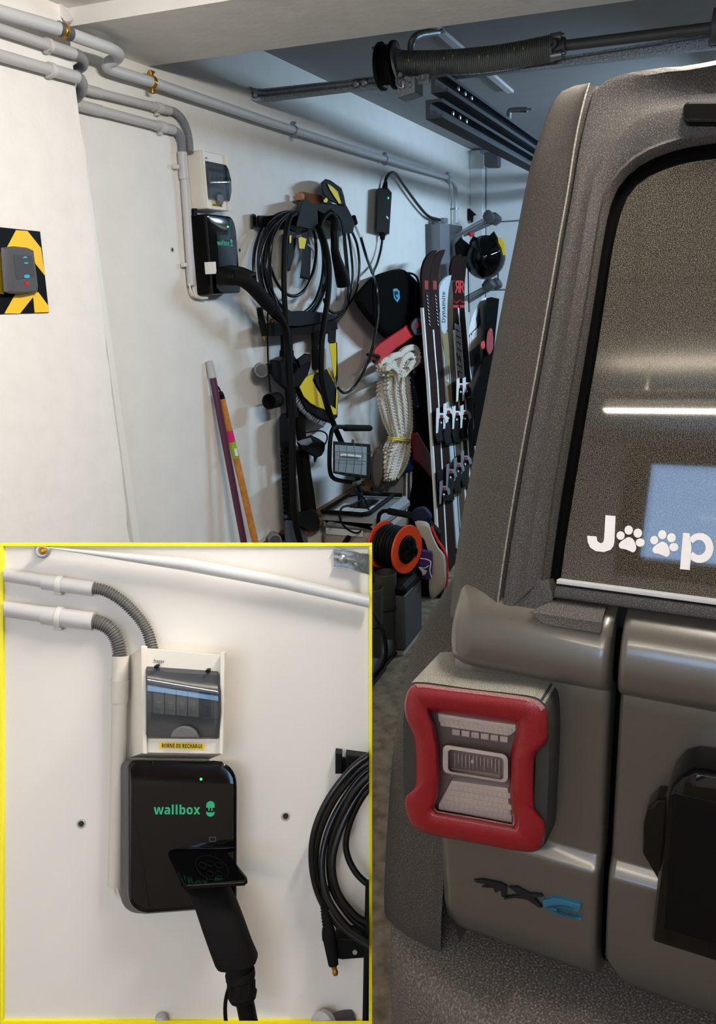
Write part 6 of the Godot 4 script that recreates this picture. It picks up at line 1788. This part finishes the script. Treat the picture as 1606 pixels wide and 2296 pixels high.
	# small things round the rope
	s = Sh.new(); s.ext(wpoly([926, 809, 945, 806, 960, 805, 962, 826, 944, 830, 926, 839], 0.14), Vector3(-0.01, 0, 0), 0.002); tag(put("strap_end", s, M.lgrey), "white plastic strap end between the rope and the skis", "tag")
	t = thing("lanyard", "navy lanyard with white print hanging right of the rope", "lanyard")
	s = Sh.new(); s.ext(wpoly([919, 830, 926, 828, 932, 870, 942, 910, 936, 918, 927, 905, 922, 875], 0.16), Vector3(-0.006, 0, 0), 0.001); put("ribbon", s, M.navy, t)
	s = Sh.new()
	for q in [[921, 846], [928, 868], [937, 911]]: s.ball(wl(q[0], q[1], 0.161), Vector3(0.002, 0.004, 0.005), 8)
	put("dot", s, M.whitep, t)
	s = wsolid([917, 985, 926, 992, 932, 1032, 930, 1048, 926, 1057, 905, 1061, 897, 1055, 909, 1038, 916, 1010], 0.06, 0.13, 0.75, 2); tag(put("cloth_bag", s, M.blue), "blue cloth pouch behind the bottom of the white rope", "pouch")
	s = Sh.new(); s.tube([wl(912, 1050, 0.1), wl(912, 1170, 0.12), wl(913, 1240, 0.14)], 0.012, 12); s.tube([wl(921, 1050, 0.1), wl(923, 1170, 0.12), wl(924, 1240, 0.14)], 0.012, 12); tag(put("steel_pole", s, M.silver), "pale steel double pole below the blue cloth pouch", "pole")
	s = Sh.new(); s.ext(wpoly([921, 973, 935, 974, 940, 1030, 930, 1030], 0.135), Vector3(-0.004, 0, 0)); tag(put("paper_tag", s, M.redd), "flat red tag hanging behind the blue cloth pouch", "tag")

func braid(line: Array, r: float) -> Sh:
	var s := Sh.new()
	var p := even(line, r * 1.12)
	for i in p.size():
		var a: Vector3 = p[maxi(i - 1, 0)]
		var b: Vector3 = p[mini(i + 1, p.size() - 1)]
		var t := (b - a).normalized()
		var side := t.cross(Vector3(0.93, 0.2, 0.3)).normalized()
		var outw := side.cross(t).normalized()
		for k in [-1.0, 1.0]:
			for f in [1.0, -1.0]:
				var d: Vector3 = (t * 0.80 + side * k * 0.60 + outw * 0.12 * f).normalized()
				var n: Vector3 = d.cross(outw).normalized()
				var c: Vector3 = p[i] + side * k * r * 0.40 + outw * f * r * 0.42 + t * (r * 0.56 if k > 0 else 0.0)
				s.ball(c, Vector3(r * 0.42, r * 0.92, r * 0.46), 8, Basis(n, d, n.cross(d)))
	return s

# ---------------------------------------------------------------- on the floor
func floor_things() -> void:
	# cooler with its lid
	var t := thing("cooler_box", "beige cooler with a grey lid standing against the wall under the work light", "cooler")
	var s := Sh.new(); s.box(Vector3(-1.415, 0.245, -3.42), Vector3(0.27, 0.46, 0.42), 0.02); s.box(Vector3(-1.415, 0.01, -3.42), Vector3(0.24, 0.02, 0.38)); put("body", s, M.cooler, t)
	s = Sh.new(); s.box(Vector3(-1.412, 0.507, -3.42), Vector3(0.29, 0.07, 0.44), 0.025); put("lid", s, M.coolerlid, t)
	s = Sh.new(); s.box(Vector3(-1.43, 0.5455, -3.31), Vector3(0.17, 0.008, 0.17), 0.003); put("lid_panel", s, M.coolertop, t)
	s = Sh.new(); s.box(Vector3(-1.435, 0.47, -3.205), Vector3(0.18, 0.03, 0.01), 0.003); put("latch", s, M.coolertop, t)
	# work light on it
	t = thing("work_light", "black floodlight with a wire guard and foam handle standing on the cooler", "lamp")
	var o := 0.22
	s = Sh.new(); s.tube(wpath([832, 960, o, 790, 959, o, 758, 957, o, 746, 963, o, 741, 985, o, 739, 1020, o, 740, 1055, o, 748, 1072, o, 770, 1079, o, 815, 1085, o], 5), 0.0095, 12); put("frame", s, M.black, t)
	s = Sh.new(); s.tube([wl(772, 959.5, o), wl(774, 959.5, o), wl(829, 960, o), wl(831, 960, o)], [0.01, 0.0145, 0.0145, 0.01], 14); put("grip", s, M.matt, t)
	s = wsolid([747, 989, 778, 992, 831, 996, 832, 1030, 829, 1074, 790, 1070, 747, 1061], o - 0.02, o + 0.045, 0.97); put("housing", s, M.black, t)
	s = Sh.new(); s.ext(wpoly([752, 997, 823, 1002, 822, 1066, 752, 1057], o + 0.0465), Vector3(-0.004, 0, 0), 0.001); put("reflector", s, mat(c8(160, 172, 172), 0.3, 0.3), t)
	s = Sh.new(); s.tube([wl(766, 1020, o + 0.052), wl(808, 1024, o + 0.052)], 0.006, 10); put("bulb", s, M.whitep, t)
	s = Sh.new()
	for k in 4: s.tube([wl(760 + 17 * k, 994 + k, o + 0.05), wl(762 + 17 * k, 1020 + k, o + 0.062), wl(758 + 17 * k, 1061 + 3 * k, o + 0.05)], 0.0016, 6)
	for k in 2: s.tube([wl(750, 1012 + 18 * k, o + 0.062), wl(826, 1017 + 18 * k, o + 0.062)], 0.0016, 6)
	put("wire_guard", s, M.darksteel, t)
	s = Sh.new(); s.lathe(wl(790, 990, o + 0.02), Vector3.RIGHT, [[0.006, 0], [0.01, 0], [0.01, 0.006], [0.006, 0.006], [0.006, 0]], 12); s.box(wl(800, 1082, o + 0.02), Vector3(0.03, 0.02, 0.05), 0.004); put("fitting", s, M.darksteel, t)
	s = Sh.new()
	var base := [Vector3(-1.54, 0.558, -3.21), Vector3(-1.35, 0.558, -3.21), Vector3(-1.325, 0.558, -3.24), Vector3(-1.33, 0.558, -3.56)]
	s.tube(base, 0.010, 10); s.tube([base[0], Vector3(-1.54, 0.558, -3.5), Vector3(-1.50, 0.558, -3.55), Vector3(-1.29, 0.558, -3.57)], 0.010, 10)
	s.tube([wl(800, 1084, o), wl(806, 1100, o + 0.01), Vector3(-1.40, 0.56, -3.55)], 0.009, 10)
	s.ext([Vector3(-1.46, 0.556, -3.33), Vector3(-1.37, 0.556, -3.33), Vector3(-1.37, 0.556, -3.47), Vector3(-1.42, 0.556, -3.47)], Vector3(0, -0.006, 0)); put("stand", s, M.black, t)
	s = Sh.new(); s.tube(wpath([800, 1086, 0.25, 795, 1096, 0.26, 803, 1106, 0.27, 818, 1120, 0.28, 828, 1150, 0.3, 820, 1180, 0.3, 800, 1195, 0.3, 775, 1183, 0.3, 762, 1160, 0.3, 768, 1138, 0.3, 790, 1132, 0.29, 812, 1120, 0.28], 6), 0.0045, 8); put("cord", s, M.rubber, t)
	# brown log behind the lamp
	s = wsolid([836, 1018, 850, 1000, 862, 1010, 866, 1060, 862, 1100, 838, 1100, 832, 1060], 0.05, 0.16, 0.7, 2); tag(put("wooden_block", s, mat(c8(70, 50, 36), 0.9)), "dark brown wooden block behind the floodlight, left of the rope", "wood")
	# cable reel
	t = thing("cable_reel", "orange cable reel wound with black cable standing on the toolbox", "cable reel")
	var c := fl(912, 1232, 0.44)
	var ax := Vector3(0.95, 0, 0.31).normalized()
	s = Sh.new(); s.lathe(c, ax, [[0.04, -0.004], [0.103, -0.004], [0.106, 0.0], [0.103, 0.006], [0.062, 0.004], [0.06, -0.002], [0.0, -0.002]], 36); put("flange", s, M.orange, t)
	s = Sh.new(); s.lathe(c - ax * 0.13, ax, [[0.0, -0.004], [0.103, -0.004], [0.106, 0.0], [0.103, 0.006], [0.04, 0.006]], 36); put("flange", s, M.orange, t)
	s = Sh.new(); s.lathe(c, ax, [[0.058, 0.0], [0.06, 0.008], [0.05, 0.016], [0.02, 0.018], [0, 0.018]], 24)
	for k in 3: s.lathe(c + ax * 0.012 + Vector3(0, 0.03, 0).rotated(ax, TAU * k / 3), ax, [[0.02, 0], [0.02, 0.014], [0.012, 0.014], [0.012, 0.008], [0, 0.008]], 14)
	put("socket_plate", s, M.black, t)
	s = Sh.new()
	for k in 10: s.lathe(c - ax * (0.014 + 0.0118 * k), ax, [[0.075, -0.006], [0.086 + 0.003 * (k % 3), -0.004], [0.089 + 0.003 * (k % 3), 0.0], [0.086 + 0.003 * (k % 3), 0.004], [0.075, 0.006]], 30)
	put("cable", s, M.rubber, t)
	s = Sh.new()
	var h0 := c - ax * 0.15
	s.tube(curve([h0 + Vector3(0, -0.11, 0), h0 + Vector3(0, 0.0, 0), h0 + Vector3(0, 0.11, 0), h0 + Vector3(0, 0.145, 0) + ax * 0.02, h0 + Vector3(0, 0.155, 0) + ax * 0.06, h0 + Vector3(0, 0.155, 0) + ax * 0.17], 5), 0.009, 10)
	s.tube([h0 + Vector3(0, -0.11, 0), c + Vector3(0, -0.11, 0) + ax * 0.02], 0.009, 10); s.tube([h0, c], 0.02, 10); put("frame", s, M.black, t)
	s = Sh.new(); ribbed(s, [h0 + Vector3(0, 0.155, 0) + ax * 0.06, h0 + Vector3(0, 0.155, 0) + ax * 0.18], 0.015, 0.012, 12, 0.9); put("grip", s, M.matt, t)
	# toolbox below
	t = thing("toolbox", "grey and red toolbox with a black lid on the floor under the cable reel", "toolbox")
	var q := c - Vector3(0.105, 0, 0.0); q.y = 0
	s = Sh.new(); s.box(q + Vector3(0.02, 0.15, 0), Vector3(0.22, 0.26, 0.24), 0.012); put("body", s, M.dgrey, t)
	s = Sh.new(); s.box(q + Vector3(0.02, 0.3, 0), Vector3(0.24, 0.05, 0.26), 0.014); put("lid", s, M.black, t)
	s = Sh.new(); s.box(q + Vector3(-0.035, 0.1, 0.125), Vector3(0.1, 0.16, 0.012), 0.004); put("panel", s, M.redd, t)
	s = Sh.new(); s.box(q + Vector3(0.02, 0.01, 0), Vector3(0.2, 0.02, 0.22)); put("foot", s, M.lgrey, t)
	s = Sh.new(); s.box(q + Vector3(-0.04, 0.285, 0.135), Vector3(0.05, 0.03, 0.012), 0.003); put("latch", s, M.silver, t)
	# rubber boots
	for k in 2:
		t = thing("rubber_boot", ["dark green rubber boot on the floor nearest the yellow-framed board", "dark green rubber boot on the floor beside the toolbox"][k], "boot", "pair of rubber boots")
		var b := fl(838, 1512) if k == 0 else fl(868, 1470)
		b.y = 0
		s = Sh.new()
		var rows := []
		for v in [[0.0, 0.036, 0.0, 0.045], [0.03, 0.038, 0.0, 0.048], [0.08, 0.037, 0.0, 0.046], [0.12, 0.038, 0.0, 0.042], [0.2, 0.041, -0.004, 0.044], [0.3, 0.045, -0.008, 0.048], [0.37, 0.047, -0.01, 0.05], [0.375, 0.044, -0.01, 0.047], [0.3, 0.04, -0.008, 0.043]]:
			var ring := []
			for i in 22:
				var an := TAU * i / 22
				ring.append(b + Vector3(cos(an) * v[1], v[0], sin(an) * v[3] + v[2]))
			rows.append(ring)
		s.rings(rows); put("shaft", s, M.olive, t)
		s = Sh.new()
		rows = []
		for v in [[-0.055, 0.026, 0.05], [-0.045, 0.037, 0.085], [0.0, 0.04, 0.10], [0.05, 0.041, 0.085], [0.09, 0.043, 0.07], [0.13, 0.038, 0.056], [0.155, 0.025, 0.04]]:
			var ring := []
			for i in 16:
				var an := TAU * i / 16
				ring.append(b + Vector3(cos(an) * v[1], 0.012 + maxf(0.0, v[2] * 0.5 * (1.0 + sin(an))), v[0]))
			rows.append(ring)
		s.rings(rows); put("foot", s, M.olive, t)
		s = Sh.new(); s.box(b + Vector3(0, 0.008, 0.05), Vector3(0.078, 0.016, 0.205), 0.006); put("sole", s, M.black, t)
		s = Sh.new()
		var band := []
		for i in 22: band.append(b + Vector3(cos(TAU * i / 22) * 0.0435, 0.22, sin(TAU * i / 22) * 0.0465 - 0.004))
		s.tube(band, 0.003, 6, true); put("band", s, M.matt, t)
	s = Sh.new(); s.tube(curve([zp(815, 1345, -2.7), zp(838, 1375, -2.7), zp(858, 1412, -2.68), zp(866, 1456, -2.66), zp(860, 1488, -2.64), zp(838, 1514, -2.62), zp(800, 1530, -2.6)], 6), 0.0085, 10); tag(put("cable_loop", s, M.rubber), "curved black cable hanging over the boots at the edge of the yellow-framed board", "cable")
	# canister, bag and cap by the reel
	t = thing("canister", "pale plastic canister with an arched handle and red edge between the reel and the car", "canister")
	s = zsolid([930, 1170, 948, 1168, 962, 1174, 969, 1196, 984, 1228, 998, 1246, 1001, 1282, 998, 1315, 976, 1340, 964, 1337, 962, 1302, 970, 1288, 971, 1240, 958, 1230, 950, 1205, 938, 1192], -3.42, -3.32, 0.85, 2); put("body", s, M.canister, t)
	s = Sh.new(); s.tube(curve([zp(968, 1180, -3.37), zp(980, 1208, -3.37), zp(999, 1240, -3.37), zp(1003, 1282, -3.37), zp(1000, 1320, -3.37)], 5), 0.006, 8); put("red_edge", s, M.red, t)
	t = thing("packet", "purple packet with white lines between the cable reel and the pale canister", "packet")
	s = zsolid([944, 1230, 970, 1236, 970, 1290, 962, 1300, 946, 1296, 938, 1275], -3.30, -3.24, 0.85); put("body", s, M.purple, t)
	s = Sh.new(); s.tube(curve([zp(943, 1252, -3.238), zp(956, 1254, -3.236), zp(966, 1260, -3.236), zp(964, 1280, -3.236), zp(968, 1294, -3.24)], 4), 0.0022, 6); s.tube(curve([zp(940, 1272, -3.238), zp(952, 1274, -3.236), zp(962, 1268, -3.236)], 4), 0.0022, 6); put("print", s, M.whitep, t)
	s = zsolid([938, 1272, 950, 1277, 958, 1280, 955, 1288, 948, 1292, 945, 1282], -3.22, -3.19, 0.8); put("paper", s, M.lgrey, t)
	s = zsolid([925, 1146, 940, 1137, 954, 1136, 968, 1152, 966, 1166, 940, 1172, 926, 1168], -3.75, -3.62, 0.7, 2); tag(put("knit_hat", s, M.navy), "dark navy hat lying beside the steel pole above the canister", "hat")
	s = zsolid([936, 1168, 966, 1166, 990, 1190, 1000, 1300, 980, 1420, 940, 1400, 930, 1280], -3.9, -3.7, 0.9); tag(put("storage_bin", s, M.matt), "dark storage bin standing behind the pale canister", "bin")
